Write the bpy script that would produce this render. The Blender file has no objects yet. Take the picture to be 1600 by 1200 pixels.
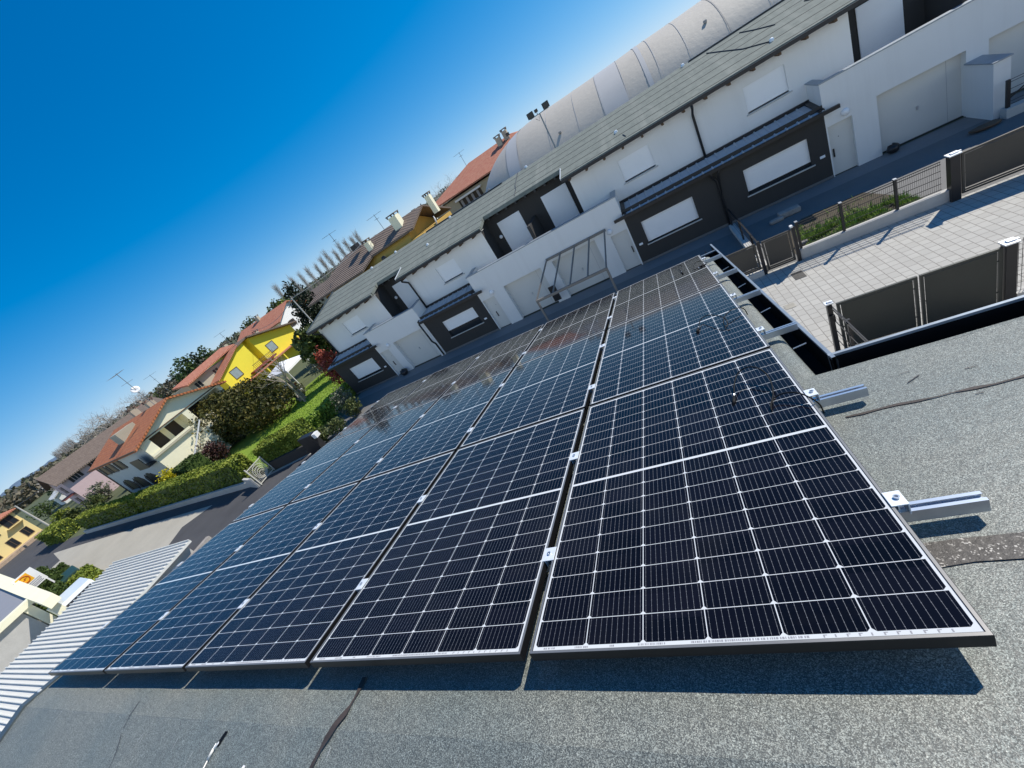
import bpy, math, random
from mathutils import Vector, Matrix, noise as mnoise
R = math.radians
random.seed(7)
SC = bpy.context.scene
COL = SC.collection

# ------------------------------------------------------------------ camera, sky, sun, exposure
cam = bpy.data.cameras.new("camera"); camo = bpy.data.objects.new("camera", cam); COL.objects.link(camo)
camo.matrix_world = Matrix(((0.8377732, 0.31534717, 0.44574907, -0.30316),
                            (0.19005631, 0.59689643, -0.77948268, -0.53616),
                            (-0.51187369, 0.73774712, 0.44013011, 8.20461),
                            (0, 0, 0, 1)))
cam.sensor_width = 36.0; cam.lens = 631.593/1600*36.0
cam.clip_start = 0.05; cam.clip_end = 30000
SC.camera = camo
SUN_AZ, SUN_EL = R(43), R(45)
w = bpy.data.worlds.new("World"); SC.world = w; w.use_nodes = True
nt = w.node_tree; bg = nt.nodes["Background"]
sky = nt.nodes.new("ShaderNodeTexSky"); sky.sky_type = 'NISHITA'; sky.sun_disc = False
sky.sun_elevation = SUN_EL; sky.sun_rotation = SUN_AZ
sky.altitude = 1500; sky.air_density = 0.65; sky.dust_density = 0.1; sky.ozone_density = 5.0
hs = nt.nodes.new("ShaderNodeHueSaturation"); hs.inputs["Saturation"].default_value = 1.48
# soft shoulder c/(1+k c): keeps the very bright band at the horizon from burning out
va = nt.nodes.new("ShaderNodeVectorMath"); va.operation = 'MULTIPLY_ADD'; va.inputs[1].default_value = (.22,)*3; va.inputs[2].default_value = (1, 1, 1)
vd = nt.nodes.new("ShaderNodeVectorMath"); vd.operation = 'DIVIDE'
nt.links.new(sky.outputs[0], va.inputs[0]); nt.links.new(sky.outputs[0], vd.inputs[0]); nt.links.new(va.outputs[0], vd.inputs[1])
vt = nt.nodes.new("ShaderNodeVectorMath"); vt.operation = 'MULTIPLY'; vt.inputs[1].default_value = (1.15, 1.24, 1.38)
nt.links.new(vd.outputs[0], vt.inputs[0]); nt.links.new(vt.outputs[0], hs.inputs["Color"])
# added fill: unseen bright sky low behind the viewer, lifts the shaded fronts
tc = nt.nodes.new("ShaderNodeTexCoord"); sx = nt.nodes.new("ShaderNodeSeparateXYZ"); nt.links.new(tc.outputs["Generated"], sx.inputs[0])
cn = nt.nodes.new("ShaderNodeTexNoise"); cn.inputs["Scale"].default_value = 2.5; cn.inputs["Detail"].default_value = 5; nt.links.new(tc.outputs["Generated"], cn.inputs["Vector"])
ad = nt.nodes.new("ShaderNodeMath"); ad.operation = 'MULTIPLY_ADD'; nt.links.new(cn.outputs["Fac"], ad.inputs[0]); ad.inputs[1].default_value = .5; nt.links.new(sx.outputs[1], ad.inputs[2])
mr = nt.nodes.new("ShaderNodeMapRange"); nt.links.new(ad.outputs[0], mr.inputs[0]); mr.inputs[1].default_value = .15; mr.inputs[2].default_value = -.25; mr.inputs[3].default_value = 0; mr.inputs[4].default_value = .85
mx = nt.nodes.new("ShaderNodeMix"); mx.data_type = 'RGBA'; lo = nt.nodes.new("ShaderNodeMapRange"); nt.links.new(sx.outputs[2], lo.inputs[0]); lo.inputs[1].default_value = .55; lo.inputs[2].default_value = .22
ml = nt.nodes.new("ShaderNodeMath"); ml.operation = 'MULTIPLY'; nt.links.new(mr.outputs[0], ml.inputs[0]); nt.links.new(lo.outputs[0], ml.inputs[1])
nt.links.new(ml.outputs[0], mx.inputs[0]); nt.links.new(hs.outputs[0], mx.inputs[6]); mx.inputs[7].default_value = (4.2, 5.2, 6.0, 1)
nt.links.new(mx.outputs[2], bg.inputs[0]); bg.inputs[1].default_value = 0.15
sl = bpy.data.lights.new("sun", 'SUN'); sl.energy = 3.6; sl.angle = R(0.53); sl.color = (1, .94, .84)
so = bpy.data.objects.new("sun", sl); COL.objects.link(so)
sdir = Vector((math.sin(SUN_AZ)*math.cos(SUN_EL), math.cos(SUN_AZ)*math.cos(SUN_EL), math.sin(SUN_EL)))
so.rotation_euler = sdir.to_track_quat('Z', 'Y').to_euler(); so.location = (30, 30, 60)
SC.view_settings.view_transform = 'Standard'; SC.view_settings.look = 'None'
SC.view_settings.gamma = 1.0; SC.view_settings.exposure = 0.55
SC.cycles.max_bounces = 6; SC.cycles.use_denoising = True

# ------------------------------------------------------------------ materials
MATS = {}
def nodes(name):
    m = bpy.data.materials.new(name); m.use_nodes = True
    t = m.node_tree; b = t.nodes["Principled BSDF"]
    MATS[name] = m
    return m, t, b
def N(t, typ, **k):
    n = t.nodes.new(typ)
    for a, v in k.items(): setattr(n, a, v)
    return n
def math_(t, op, a, b=None, c=None):
    n = t.nodes.new("ShaderNodeMath"); n.operation = op
    for i, v in enumerate((a, b, c)):
        if v is None: continue
        if isinstance(v, (int, float)): n.inputs[i].default_value = v
        else: t.links.new(v, n.inputs[i])
    return n.outputs[0]
def mixc(t, f, a, b):
    n = t.nodes.new("ShaderNodeMix"); n.data_type = 'RGBA'
    for s, v in ((0, f), (6, a), (7, b)):
        if isinstance(v, (int, float)): n.inputs[s].default_value = v
        elif isinstance(v, tuple): n.inputs[s].default_value = (*v[:3], 1)
        else: t.links.new(v, n.inputs[s])
    return n.outputs[2]
def coords(t, kind="Object", scale=None):
    c = N(t, "ShaderNodeTexCoord").outputs[kind]
    if scale:
        mp = N(t, "ShaderNodeMapping"); mp.inputs["Scale"].default_value = scale
        t.links.new(c, mp.inputs[0]); c = mp.outputs[0]
    return c
def noise(t, c, scale, detail=4, rough=.6):
    n = N(t, "ShaderNodeTexNoise"); t.links.new(c, n.inputs["Vector"])
    n.inputs["Scale"].default_value = scale; n.inputs["Detail"].default_value = detail; n.inputs["Roughness"].default_value = rough
    return n.outputs["Fac"]
def ramp(t, f, a, b):
    n = N(t, "ShaderNodeMapRange"); t.links.new(f, n.inputs[0]); n.inputs[1].default_value = a; n.inputs[2].default_value = b
    return n.outputs[0]
def bump(t, b, h, strength=.3, dist=.02):
    n = N(t, "ShaderNodeBump"); n.inputs["Strength"].default_value = strength; n.inputs["Distance"].default_value = dist
    t.links.new(h, n.inputs["Height"]); t.links.new(n.outputs[0], b.inputs["Normal"])
def scl(c, k): return tuple(min(1, x*k) for x in c)
def mat(name, col, rough=.7, metal=0, var=.15, scale=2.0, fine=30, bumps=0, bdist=.01, spec=.5):
    m, t, b = nodes(name)
    c = coords(t)
    f = math_(t, 'ADD', math_(t, 'MULTIPLY', noise(t, c, scale), .6), math_(t, 'MULTIPLY', noise(t, c, fine, 3), .4))
    f = ramp(t, f, .3, .7)
    t.links.new(mixc(t, f, scl(col, 1-var), scl(col, 1+var)), b.inputs["Base Color"])
    b.inputs["Roughness"].default_value = rough; b.inputs["Metallic"].default_value = metal
    b.inputs["Specular IOR Level"].default_value = spec
    if bumps: bump(t, b, noise(t, c, fine, 4), bumps, bdist)
    return m
def leafmat(name, c1, c2, c3=None, scale=.6):
    m, t, b = nodes(name)
    g = N(t, "ShaderNodeNewGeometry").outputs["Random Per Island"]
    f = noise(t, coords(t), scale, 3)
    col = mixc(t, g, c1, c2)
    if c3: col = mixc(t, ramp(t, f, .42, .66), col, c3)
    t.links.new(col, b.inputs["Base Color"]); b.inputs["Roughness"].default_value = .6
    b.inputs["Specular IOR Level"].default_value = .25
    b.inputs["Transmission Weight"].default_value = 0
    return m

def make_materials():
    def render_coat(name, col, amt):
        m, t, b = nodes(name); c = coords(t)
        st = noise(t, coords(t, "Object", (1.0, 1.0, .07)), 2.6, 6, .65); bl = noise(t, c, .45, 5, .6); fi = noise(t, c, 70, 3)
        f = math_(t, 'ADD', math_(t, 'MULTIPLY', ramp(t, st, .48, .8), .6), math_(t, 'MULTIPLY', ramp(t, bl, .45, .75), .4))
        cc = mixc(t, math_(t, 'MULTIPLY', f, amt), col, (.36, .34, .30) if col[0] > .3 else (.085, .08, .072))
        cc = mixc(t, math_(t, 'MULTIPLY', fi, .06), cc, scl(col, .6))
        t.links.new(cc, b.inputs["Base Color"]); b.inputs["Roughness"].default_value = .88; b.inputs["Specular IOR Level"].default_value = .2
        bump(t, b, fi, .15, .004)
    render_coat("white_render", (.79, .785, .765), .16); render_coat("dark_render", (.052, .050, .048), .30)
    mat("shutter_white", (.86, .87, .88), .45, var=.02)
    mat("door_white", (.66, .65, .61), .45, var=.02)
    mat("dark_metal", (.028, .028, .030), .38, .3, var=.15, scale=4)
    mat("pergola_paint", (.20, .19, .175), .55, .1, var=.08)
    mat("anthracite_sheet", (.038, .043, .039), .42, .2, var=.12, scale=1.2)
    mat("gate_brown", (.066, .062, .054), .45, .2, var=.1, scale=1.2)
    mat("galvanised", (.55, .58, .62), .35, .85, var=.1, scale=8)
    mat("aluminium", (.62, .66, .72), .33, .9, var=.05, scale=10)
    mat("bright_zinc", (.80, .83, .85), .4, .3, var=.08, scale=30)
    mat("gutter_sheet", (.30, .345, .39), .4, .35, var=.15, scale=5)
    mat("gutter_dark", (.010, .010, .011), .9, 0, var=.2, scale=5, spec=.08)
    mat("flashing", (.10, .12, .125), .45, .4, var=.15, scale=5)
    mat("skirt_sheet", (.46, .49, .52), .9, 0, var=.08, scale=2, spec=.08)
    mat("concrete_wall", (.50, .49, .46), .9, var=.12, scale=2, fine=25, bumps=.2)
    mat("concrete_ground", (.40, .375, .315), .9, var=.12, scale=.35, fine=6, bumps=.1)
    mat("asphalt", (.062, .062, .066), .9, var=.25, scale=.5, fine=40, bumps=.3)
    mat("yard_paving", (.15, .15, .148), .8, var=.12, scale=1.0, fine=14, bumps=.1)
    mat("yard_path", (.21, .21, .208), .8, var=.1, scale=1.0, fine=14)
    mat("soil", (.075, .062, .042), .95, var=.35, scale=3, fine=30, bumps=.6, bdist=.03)
    mat("field", (.085, .10, .045), .95, var=.3, scale=.05, fine=.6)
    mat("lawn_base", (.18, .27, .022), .95, var=.35, scale=.5, fine=8)
    mat("grass_blade", (.24, .36, .03), .6, var=.5, scale=1.2, fine=9)
    mat("black_rubber", (.006, .006, .006), .6, var=.1, spec=.2)
    mat("black_frame", (.020, .020, .021), .38, .5, var=.1, scale=20)
    mat("frame_top_gleam", (.27, .262, .25), .42, .6, var=.08, scale=20)  # sun gleam on the black frame tops put into the colour
    mat("white_paint", (.80, .80, .79), .5, var=.03)
    mat("cable_white", (.75, .72, .66), .5, var=.08)
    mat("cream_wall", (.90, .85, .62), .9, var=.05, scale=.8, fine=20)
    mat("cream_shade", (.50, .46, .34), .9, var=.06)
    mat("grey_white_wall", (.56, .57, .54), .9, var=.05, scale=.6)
    mat("yellow_wall", (.84, .71, .055), .85, var=.05, scale=.6)
    mat("pale_yellow_wall", (.78, .62, .28), .85, var=.05, scale=.8)
    mat("pink_wall", (.62, .46, .46), .9, var=.06)
    mat("ochre_wall", (.52, .33, .075), .9, var=.08)
    mat("beige_wall", (.42, .39, .30), .9, var=.08)
    mat("stone_band", (.42, .31, .22), .9, var=.3, scale=3)
    mat("window_glass", (.02, .025, .03), .08, var=.1)
    mat("window_curtain", (.30, .37, .38), .25, var=.2, scale=2)
    mat("window_dark", (.018, .016, .015), .4, var=.2)
    mat("brown_shutter", (.030, .020, .014), .6, var=.2, scale=8)
    mat("wood", (.12, .075, .045), .8, var=.25, scale=6)
    mat("bark", (.13, .105, .08), .9, var=.3, scale=6, bumps=.4)
    mat("bark_pale", (.36, .31, .25), .9, var=.3, scale=5, bumps=.3)
    mat("twig", (.40, .36, .32), .9, var=.2, scale=3)
    mat("pole_concrete", (.52, .50, .46), .85, var=.1)
    mat("canvas_white", (.84, .84, .84), .8, var=.02)
    mat("green_tarp", (.018, .055, .045), .55, var=.2, scale=5)
    mat("car_white", (.74, .78, .80), .18, var=.02, spec=.6)
    mat("car_dark", (.03, .03, .035), .2, var=.1)
    mat("sign_white", (.8, .8, .79), .5, var=.02)
    mat("sign_yellow", (.80, .42, .01), .5, var=.02)
    mat("sign_red", (.55, .10, .01), .5, var=.02)
    mat("sign_grey", (.28, .28, .30), .6, var=.05)
    mat("terracotta_pot", (.35, .15, .08), .8, var=.15)
    mat("stone", (.34, .31, .28), .9, var=.3, scale=5, bumps=.5, bdist=.03)
    mat("manhole_iron", (.075, .075, .075), .6, .5, var=.2, scale=12)
    mat("dome_membrane", (.47, .43, .365), .6, var=.07, scale=.25, fine=3.0, bumps=.12, bdist=.15)
    mat("dome_patch", (.48, .465, .44), .5, var=.05, scale=.6)
    mat("mast_grey", (.22, .25, .27), .5, .5, var=.1)
    mat("seam_grey", (.27, .265, .26), .7, var=.1)
    mat("lens_dark", (.03, .025, .025), .25, var=.1)
    mat("hill_haze_blue", (.10, .15, .22), 1.0, var=.2, scale=.002, fine=.02)  # distance haze put into the hill colour as blue grey
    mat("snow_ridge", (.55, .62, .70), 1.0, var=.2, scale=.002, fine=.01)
    mat("metal_green_roof", (.09, .10, .07), .8, var=.2)
    mat("red_brown_paint", (.20, .05, .04), .7, var=.2)
    mat("lattice_paint", (.62, .60, .52), .55, var=.08)
    leafmat("hedge_leaf", (.07, .11, .014), (.19, .24, .03), (.26, .29, .04))
    leafmat("hedge_dark", (.025, .048, .012), (.08, .12, .025))
    leafmat("cedar_leaf", (.014, .022, .006), (.075, .078, .016), (.13, .11, .022), .5)
    leafmat("conifer_leaf", (.010, .018, .010), (.028, .042, .018))
    leafmat("shrub_leaf", (.045, .07, .022), (.14, .16, .05))
    leafmat("olive_leaf", (.10, .11, .075), (.22, .22, .15))
    leafmat("yellow_leaf", (.38, .34, .012), (.62, .54, .02))
    leafmat("red_leaf", (.22, .03, .02), (.42, .10, .06))
    leafmat("purple_leaf", (.030, .012, .012), (.075, .03, .026))
    leafmat("far_leaf", (.10, .085, .06), (.19, .16, .115), (.065, .085, .04), .03)
    leafmat("palm_leaf", (.03, .05, .014), (.14, .16, .04))
    leafmat("garden_leaf", (.10, .18, .02), (.32, .44, .08))

    # bitumen sheet with slate chips
    m, t, b = nodes("bitumen")
    c = coords(t)
    v = N(t, "ShaderNodeTexVoronoi"); v.inputs["Scale"].default_value = 460; t.links.new(c, v.inputs["Vector"])
    sep = N(t, "ShaderNodeSeparateColor"); t.links.new(v.outputs["Color"], sep.inputs[0])
    f1 = sep.outputs[0]
    big = noise(t, c, 1.6, 4)
    mid = noise(t, c, 28, 4, .7)
    f = math_(t, 'POWER', f1, 2.0)
    base = mixc(t, f, (.06, .066, .06), (.50, .53, .485))
    base = mixc(t, math_(t, 'MULTIPLY', ramp(t, mid, .35, .7), .35), base, (.085, .092, .088))
    tint = mixc(t, ramp(t, big, .38, .62), (.80, .86, .86), (1.0, .985, .93))
    sx_ = N(t, "ShaderNodeSeparateXYZ"); t.links.new(c, sx_.inputs[0])
    wn = N(t, "ShaderNodeTexWhiteNoise"); wn.noise_dimensions = '1D'; t.links.new(math_(t, 'FLOOR', sx_.outputs[0]), wn.inputs["W"])
    tint = mixc(t, math_(t, 'MULTIPLY', wn.outputs[0], .16), tint, (.6, .62, .62))
    pat = ramp(t, noise(t, c, .7, 5, .65), .55, .72)
    tint = mixc(t, math_(t, 'MULTIPLY', pat, .35), tint, (.62, .60, .56))
    mul = N(t, "ShaderNodeMix"); mul.data_type = 'RGBA'; mul.blend_type = 'MULTIPLY'; mul.inputs[0].default_value = 1
    t.links.new(base, mul.inputs[6]); t.links.new(tint, mul.inputs[7])
    t.links.new(mul.outputs[2], b.inputs["Base Color"])
    b.inputs["Specular IOR Level"].default_value = 1.0
    t.links.new(math_(t, 'SUBTRACT', .72, math_(t, 'MULTIPLY', sep.outputs[1], .3)), b.inputs["Roughness"])
    h = math_(t, 'ADD', math_(t, 'MULTIPLY', f1, .6), mid)
    bump(t, b, h, .7, .004)

    mat("seam_bitumen", (.055, .042, .037), .7, var=.4, scale=12, fine=140, bumps=.5, bdist=.004)
    m, t, b = nodes("seam_damp"); c = coords(t)
    v = N(t, "ShaderNodeTexVoronoi"); v.inputs["Scale"].default_value = 240; t.links.new(c, v.inputs["Vector"])
    sep = N(t, "ShaderNodeSeparateColor"); t.links.new(v.outputs["Color"], sep.inputs[0])
    chip = math_(t, 'MULTIPLY', math_(t, 'GREATER_THAN', sep.outputs[0], .86), ramp(t, noise(t, c, 22, 3), .42, .6))
    t.links.new(mixc(t, chip, mixc(t, ramp(t, noise(t, c, 60, 4), .3, .7), (.045, .040, .034), (.095, .085, .075)), (.5, .47, .42)), b.inputs["Base Color"])
    b.inputs["Roughness"].default_value = .55; bump(t, b, math_(t, 'ADD', sep.outputs[0], noise(t, c, 60, 4)), .6, .004)
    mat("scuff", (.45, .46, .44), .8, var=.3, scale=60, fine=200)

    # solar laminate: half cells, busbars, white backsheet under glass (object space, metres)
    m, t, b = nodes("solar_laminate")
    s = N(t, "ShaderNodeSeparateXYZ"); t.links.new(coords(t), s.inputs[0])
    X, Y = s.outputs[0], s.outputs[1]
    u = math_(t, 'DIVIDE', math_(t, 'ADD', X, .5505), .1835)
    fu = math_(t, 'FRACT', u)
    yy = math_(t, 'SUBTRACT', math_(t, 'ABSOLUTE', math_(t, 'SUBTRACT', Y, .861)), .0065)
    vv = math_(t, 'DIVIDE', yy, .0925)
    fv = math_(t, 'FRACT', vv)
    au = math_(t, 'SUBTRACT', .5, math_(t, 'ABSOLUTE', math_(t, 'SUBTRACT', fu, .5)))       # distance to column edge
    av = math_(t, 'SUBTRACT', .5, math_(t, 'ABSOLUTE', math_(t, 'SUBTRACT', fv, .5)))
    lx = math_(t, 'MULTIPLY', au, .1835); ly = math_(t, 'MULTIPLY', av, .0925)
    white = math_(t, 'LESS_THAN', lx, .00135)
    white = math_(t, 'MAXIMUM', white, math_(t, 'LESS_THAN', ly, .00105))
    outer = math_(t, 'MULTIPLY', math_(t, 'SUBTRACT', 1.0, fv), .0925)
    white = math_(t, 'MAXIMUM', white, math_(t, 'LESS_THAN', math_(t, 'ADD', lx, outer), .0105))
    white = math_(t, 'MAXIMUM', white, math_(t, 'LESS_THAN', yy, 0))
    white = math_(t, 'MAXIMUM', white, math_(t, 'GREATER_THAN', vv, 9))
    white = math_(t, 'MAXIMUM', white, math_(t, 'GREATER_THAN', math_(t, 'ABSOLUTE', X), .5505))
    fb = math_(t, 'FRACT', math_(t, 'MULTIPLY', fu, 10))
    db = math_(t, 'ABSOLUTE', math_(t, 'SUBTRACT', fb, .5))
    dots = math_(t, 'ABSOLUTE', math_(t, 'SUBTRACT', math_(t, 'FRACT', math_(t, 'MULTIPLY', fv, 5)), .5))
    wid = math_(t, 'ADD', .024, math_(t, 'MULTIPLY', math_(t, 'LESS_THAN', dots, .05), .03))
    bus = math_(t, 'LESS_THAN', db, wid)
    n1 = N(t, "ShaderNodeTexWhiteNoise"); cmb = N(t, "ShaderNodeCombineXYZ")
    t.links.new(math_(t, 'FLOOR', u), cmb.inputs[0]); t.links.new(math_(t, 'FLOOR', math_(t, 'MULTIPLY', Y, 10.8)), cmb.inputs[1])
    t.links.new(cmb.outputs[0], n1.inputs[0])
    cell = mixc(t, n1.outputs[0], (.0028, .0032, .006), (.006, .0062, .011))
    col = mixc(t, bus, cell, (.17, .175, .19))
    col = mixc(t, white, col, (.62, .64, .65))
    oi = N(t, "ShaderNodeObjectInfo").outputs["Location"]
    gp = N(t, "ShaderNodeNewGeometry").outputs["Position"]
    dust = ramp(t, noise(t, gp, 2.2, 6, .7), .48, .8); spot = ramp(t, noise(t, gp, 90, 2), .72, .78)
    dd = math_(t, 'ADD', math_(t, 'MULTIPLY', dust, .016), math_(t, 'MULTIPLY', math_(t, 'MULTIPLY', spot, dust), .05))
    col = mixc(t, dd, col, (.5, .48, .44))
    t.links.new(col, b.inputs["Base Color"])
    t.links.new(math_(t, 'ADD', .05, math_(t, 'MULTIPLY', dust, .07)), b.inputs["Roughness"]); b.inputs["IOR"].default_value = 1.42
    b.inputs["Specular IOR Level"].default_value = .19

    # light lane pavers
    m, t, b = nodes("pavers")
    br = N(t, "ShaderNodeTexBrick"); mp = N(t, "ShaderNodeMapping"); mp.inputs["Rotation"].default_value = (0, 0, R(90))
    t.links.new(coords(t), mp.inputs[0]); t.links.new(mp.outputs[0], br.inputs["Vector"])
    br.inputs["Scale"].default_value = 1.0; br.inputs["Brick Width"].default_value = .30; br.inputs["Row Height"].default_value = .235
    br.inputs["Mortar Size"].default_value = .010; br.inputs["Mortar Smooth"].default_value = .2; br.offset = .5; br.squash = .85; br.squash_frequency = 2
    br.inputs["Color1"].default_value = (.43, .415, .375, 1); br.inputs["Color2"].default_value = (.48, .465, .42, 1); br.inputs["Mortar"].default_value = (.24, .225, .20, 1)
    br.inputs["Bias"].default_value = 0
    f = noise(t, coords(t), 1.1, 5)
    c2 = mixc(t, math_(t, 'MULTIPLY', ramp(t, f, .5, .75), .35), br.outputs["Color"], (.34, .325, .29))
    t.links.new(c2, b.inputs["Base Color"]); b.inputs["Roughness"].default_value = .85
    bump(t, b, math_(t, 'ADD', math_(t, 'MULTIPLY', br.outputs["Fac"], -1), math_(t, 'MULTIPLY', noise(t, coords(t), 40, 3), .3)), .5, .006)

    # terrace roof: mineral felt rows
    m, t, b = nodes("roof_felt")
    sp = N(t, "ShaderNodeSeparateXYZ"); t.links.new(coords(t), sp.inputs[0])
    f = noise(t, coords(t), 3.5, 5); g = noise(t, coords(t), 60, 3); st = noise(t, coords(t, "Object", (1.1, .05, .05)), 1.6, 4, .7)
    wv = math_(t, 'MULTIPLY', math_(t, 'SUBTRACT', noise(t, coords(t), .5, 2), .5), .06)
    row = math_(t, 'FRACT', math_(t, 'DIVIDE', math_(t, 'ADD', math_(t, 'ADD', sp.outputs[1], wv), 40.0), .82))
    line = math_(t, 'LESS_THAN', row, .10)
    c2 = mixc(t, ramp(t, f, .35, .7), (.165, .185, .165), (.225, .245, .215))
    c2 = mixc(t, math_(t, 'MULTIPLY', ramp(t, st, .52, .72), .45), c2, (.30, .31, .275))
    c2 = mixc(t, math_(t, 'MULTIPLY', ramp(t, g, .45, .75), .25), c2, (.10, .115, .10))
    c2 = mixc(t, math_(t, 'MULTIPLY', line, .88), c2, (.03, .034, .03))
    t.links.new(c2, b.inputs["Base Color"]); b.inputs["Roughness"].default_value = .85; b.inputs["Specular IOR Level"].default_value = .25
    bump(t, b, math_(t, 'ADD', math_(t, 'MULTIPLY', line, -1), g), .4, .01)

    # clay tile roofs (rows in local uv = object xyz; courses by height)
    def tiles(name, c1, c2, dark):
        m, t, b = nodes(name)
        s = N(t, "ShaderNodeSeparateXYZ"); t.links.new(coords(t), s.inputs[0])
        a = math_(t, 'FRACT', math_(t, 'MULTIPLY', math_(t, 'ADD', s.outputs[0], s.outputs[1]), 3.6))
        z = math_(t, 'FRACT', math_(t, 'MULTIPLY', s.outputs[2], 7.0))
        f = noise(t, coords(t), 2.2, 5, .7); g = noise(t, coords(t), 9, 2)
        col = mixc(t, ramp(t, f, .36, .66), c1, c2)
        col = mixc(t, math_(t, 'MULTIPLY', math_(t, 'LESS_THAN', a, .18), .55), col, dark)
        col = mixc(t, math_(t, 'MULTIPLY', math_(t, 'LESS_THAN', z, .16), .4), col, dark)
        col = mixc(t, math_(t, 'MULTIPLY', ramp(t, g, .5, .75), .4), col, dark)
        t.links.new(col, b.inputs["Base Color"]); b.inputs["Roughness"].default_value = .85
        h = math_(t, 'SINE', math_(t, 'MULTIPLY', math_(t, 'ADD', s.outputs[0], s.outputs[1]), 22.6))
        bump(t, b, h, .5, .04)
    tiles("clay_orange", (.42, .125, .045), (.52, .20, .08), (.20, .06, .03))
    tiles("clay_red", (.44, .15, .09), (.52, .24, .15), (.26, .09, .05))
    tiles("clay_brown", (.155, .115, .09), (.215, .165, .13), (.085, .06, .05))

    # white trapezoidal sheet
    mat("white_sheet", (.68, .675, .63), .6, 0, var=.05, scale=.6, fine=5)
make_materials()

# ------------------------------------------------------------------ mesh helpers
WM = {}
ID = Matrix.Identity(4)
class MB:
    def __init__(s): s.v = []; s.f = []
    def add(s, vs, fs):
        o = len(s.v); s.v += [Vector(p) for p in vs]; s.f += [tuple(i+o for i in f) for f in fs]; return s
    def quad(s, a, b, c, d): return s.add([a, b, c, d], [(0, 1, 2, 3)])
    def box(s, x0, x1, y0, y1, z0, z1):
        return s.add([(x0,y0,z0),(x1,y0,z0),(x1,y1,z0),(x0,y1,z0),(x0,y0,z1),(x1,y0,z1),(x1,y1,z1),(x0,y1,z1)],
                     [(3,2,1,0),(4,5,6,7),(0,1,5,4),(1,2,6,5),(2,3,7,6),(3,0,4,7)])
    def prism(s, poly, d):          # poly: list of 3d points (planar), d: extrusion vector
        n = len(poly); d = Vector(d); vs = [Vector(p) for p in poly] + [Vector(p)+d for p in poly]
        return s.add(vs, [tuple(range(n-1, -1, -1)), tuple(range(n, 2*n))] + [(i, (i+1) % n, (i+1) % n+n, i+n) for i in range(n)])
    def tube(s, path, r, n=6, cap=True):
        path = [Vector(p) for p in path]; rs = r if isinstance(r, (list, tuple)) else [r]*len(path)
        o = len(s.v); prev = None
        for i, p in enumerate(path):
            d = (path[min(i+1, len(path)-1)] - path[max(i-1, 0)])
            d = d.normalized() if d.length > 1e-9 else Vector((0, 0, 1))
            a = prev - d*prev.dot(d) if prev is not None else (Vector((0,0,1)).cross(d) if abs(d.z) < .95 else Vector((1,0,0)).cross(d))
            a.normalize(); prev = a; bb = d.cross(a)
            for k in range(n):
                an = 2*math.pi*k/n; s.v.append(p + (a*math.cos(an)+bb*math.sin(an))*rs[i])
        for i in range(len(path)-1):
            for k in range(n):
                k2 = (k+1) % n
                s.f.append((o+i*n+k, o+i*n+k2, o+(i+1)*n+k2, o+(i+1)*n+k))
        if cap:
            s.f.append(tuple(o+k for k in range(n-1, -1, -1))); e = o+(len(path)-1)*n; s.f.append(tuple(e+k for k in range(n)))
        return s
    def bar(s, a, b, wd, ht, up=(0,0,1)):      # rectangular bar from a to b
        a, b = Vector(a), Vector(b); d = (b-a).normalized(); up = Vector(up)
        if abs(d.dot(up)) > .98: up = Vector((0,1,0))
        sd = d.cross(up).normalized()*wd/2; u = sd.cross(d).normalized()*ht/2
        return s.add([a-sd-u, a+sd-u, a+sd+u, a-sd+u, b-sd-u, b+sd-u, b+sd+u, b-sd+u],
                     [(0,1,2,3),(7,6,5,4),(0,4,5,1),(1,5,6,2),(2,6,7,3),(3,7,4,0)])
    def lathe(s, prof, c=(0,0,0), n=16):
        o = len(s.v); c = Vector(c)
        for r, z in prof:
            for k in range(n): s.v.append(c+Vector((r*math.cos(2*math.pi*k/n), r*math.sin(2*math.pi*k/n), z)))
        for i in range(len(prof)-1):
            for k in range(n): s.f.append((o+i*n+k, o+i*n+(k+1) % n, o+(i+1)*n+(k+1) % n, o+(i+1)*n+k))
        return s
    def leaf(s, p, size, rng, flat=0.0, aspect=1.5):
        n = Vector((rng.gauss(0,1), rng.gauss(0,1), rng.gauss(0,1)+flat)).normalized()
        a = n.orthogonal().normalized(); an = rng.random()*6.28
        b = n.cross(a); a, b = a*math.cos(an)+b*math.sin(an), b*math.cos(an)-a*math.sin(an)
        a *= size*aspect/2; b *= size/2; p = Vector(p)
        s.add([p-a, p-b*.8, p+a, p+b*.8], [(0,1,2,3)]); return s
    def build(s, name, mtl, parent=None, xf=None, smooth=False, bevel=0, world=None):
        xf = xf or ID
        if parent is not None: loc = WM[parent.name].inverted() @ xf; W = WM[parent.name]
        elif world is not None: loc = world.inverted() @ xf; W = world
        else: loc = xf; W = ID
        me = bpy.data.meshes.new(name)
        me.from_pydata([loc @ p for p in s.v], [], s.f); me.update()
        if smooth:
            for p in me.polygons: p.use_smooth = True
        me.materials.append(MATS[mtl])
        o = bpy.data.objects.new(name, me); COL.objects.link(o)
        if parent is not None: o.parent = parent
        elif world is not None: o.matrix_world = world
        WM[o.name] = W
        if bevel:
            md = o.modifiers.new("bevel", 'BEVEL'); md.width = bevel; md.segments = 2; md.limit_method = 'ANGLE'
        return o
def tag(o, label, cat, group=None, kind=None):
    o['label'] = label; o['category'] = cat
    if group: o['group'] = group
    if kind: o['kind'] = kind
    return o
def thing(name, label, cat, loc=(0,0,0), rz=0, group=None, world=None):
    o = bpy.data.objects.new(name, None); COL.objects.link(o); o.empty_display_size = .2
    W = world if world is not None else Matrix.Translation(loc) @ Matrix.Rotation(rz, 4, 'Z')
    o.matrix_world = W; WM[o.name] = W
    return tag(o, label, cat, group)
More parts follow.
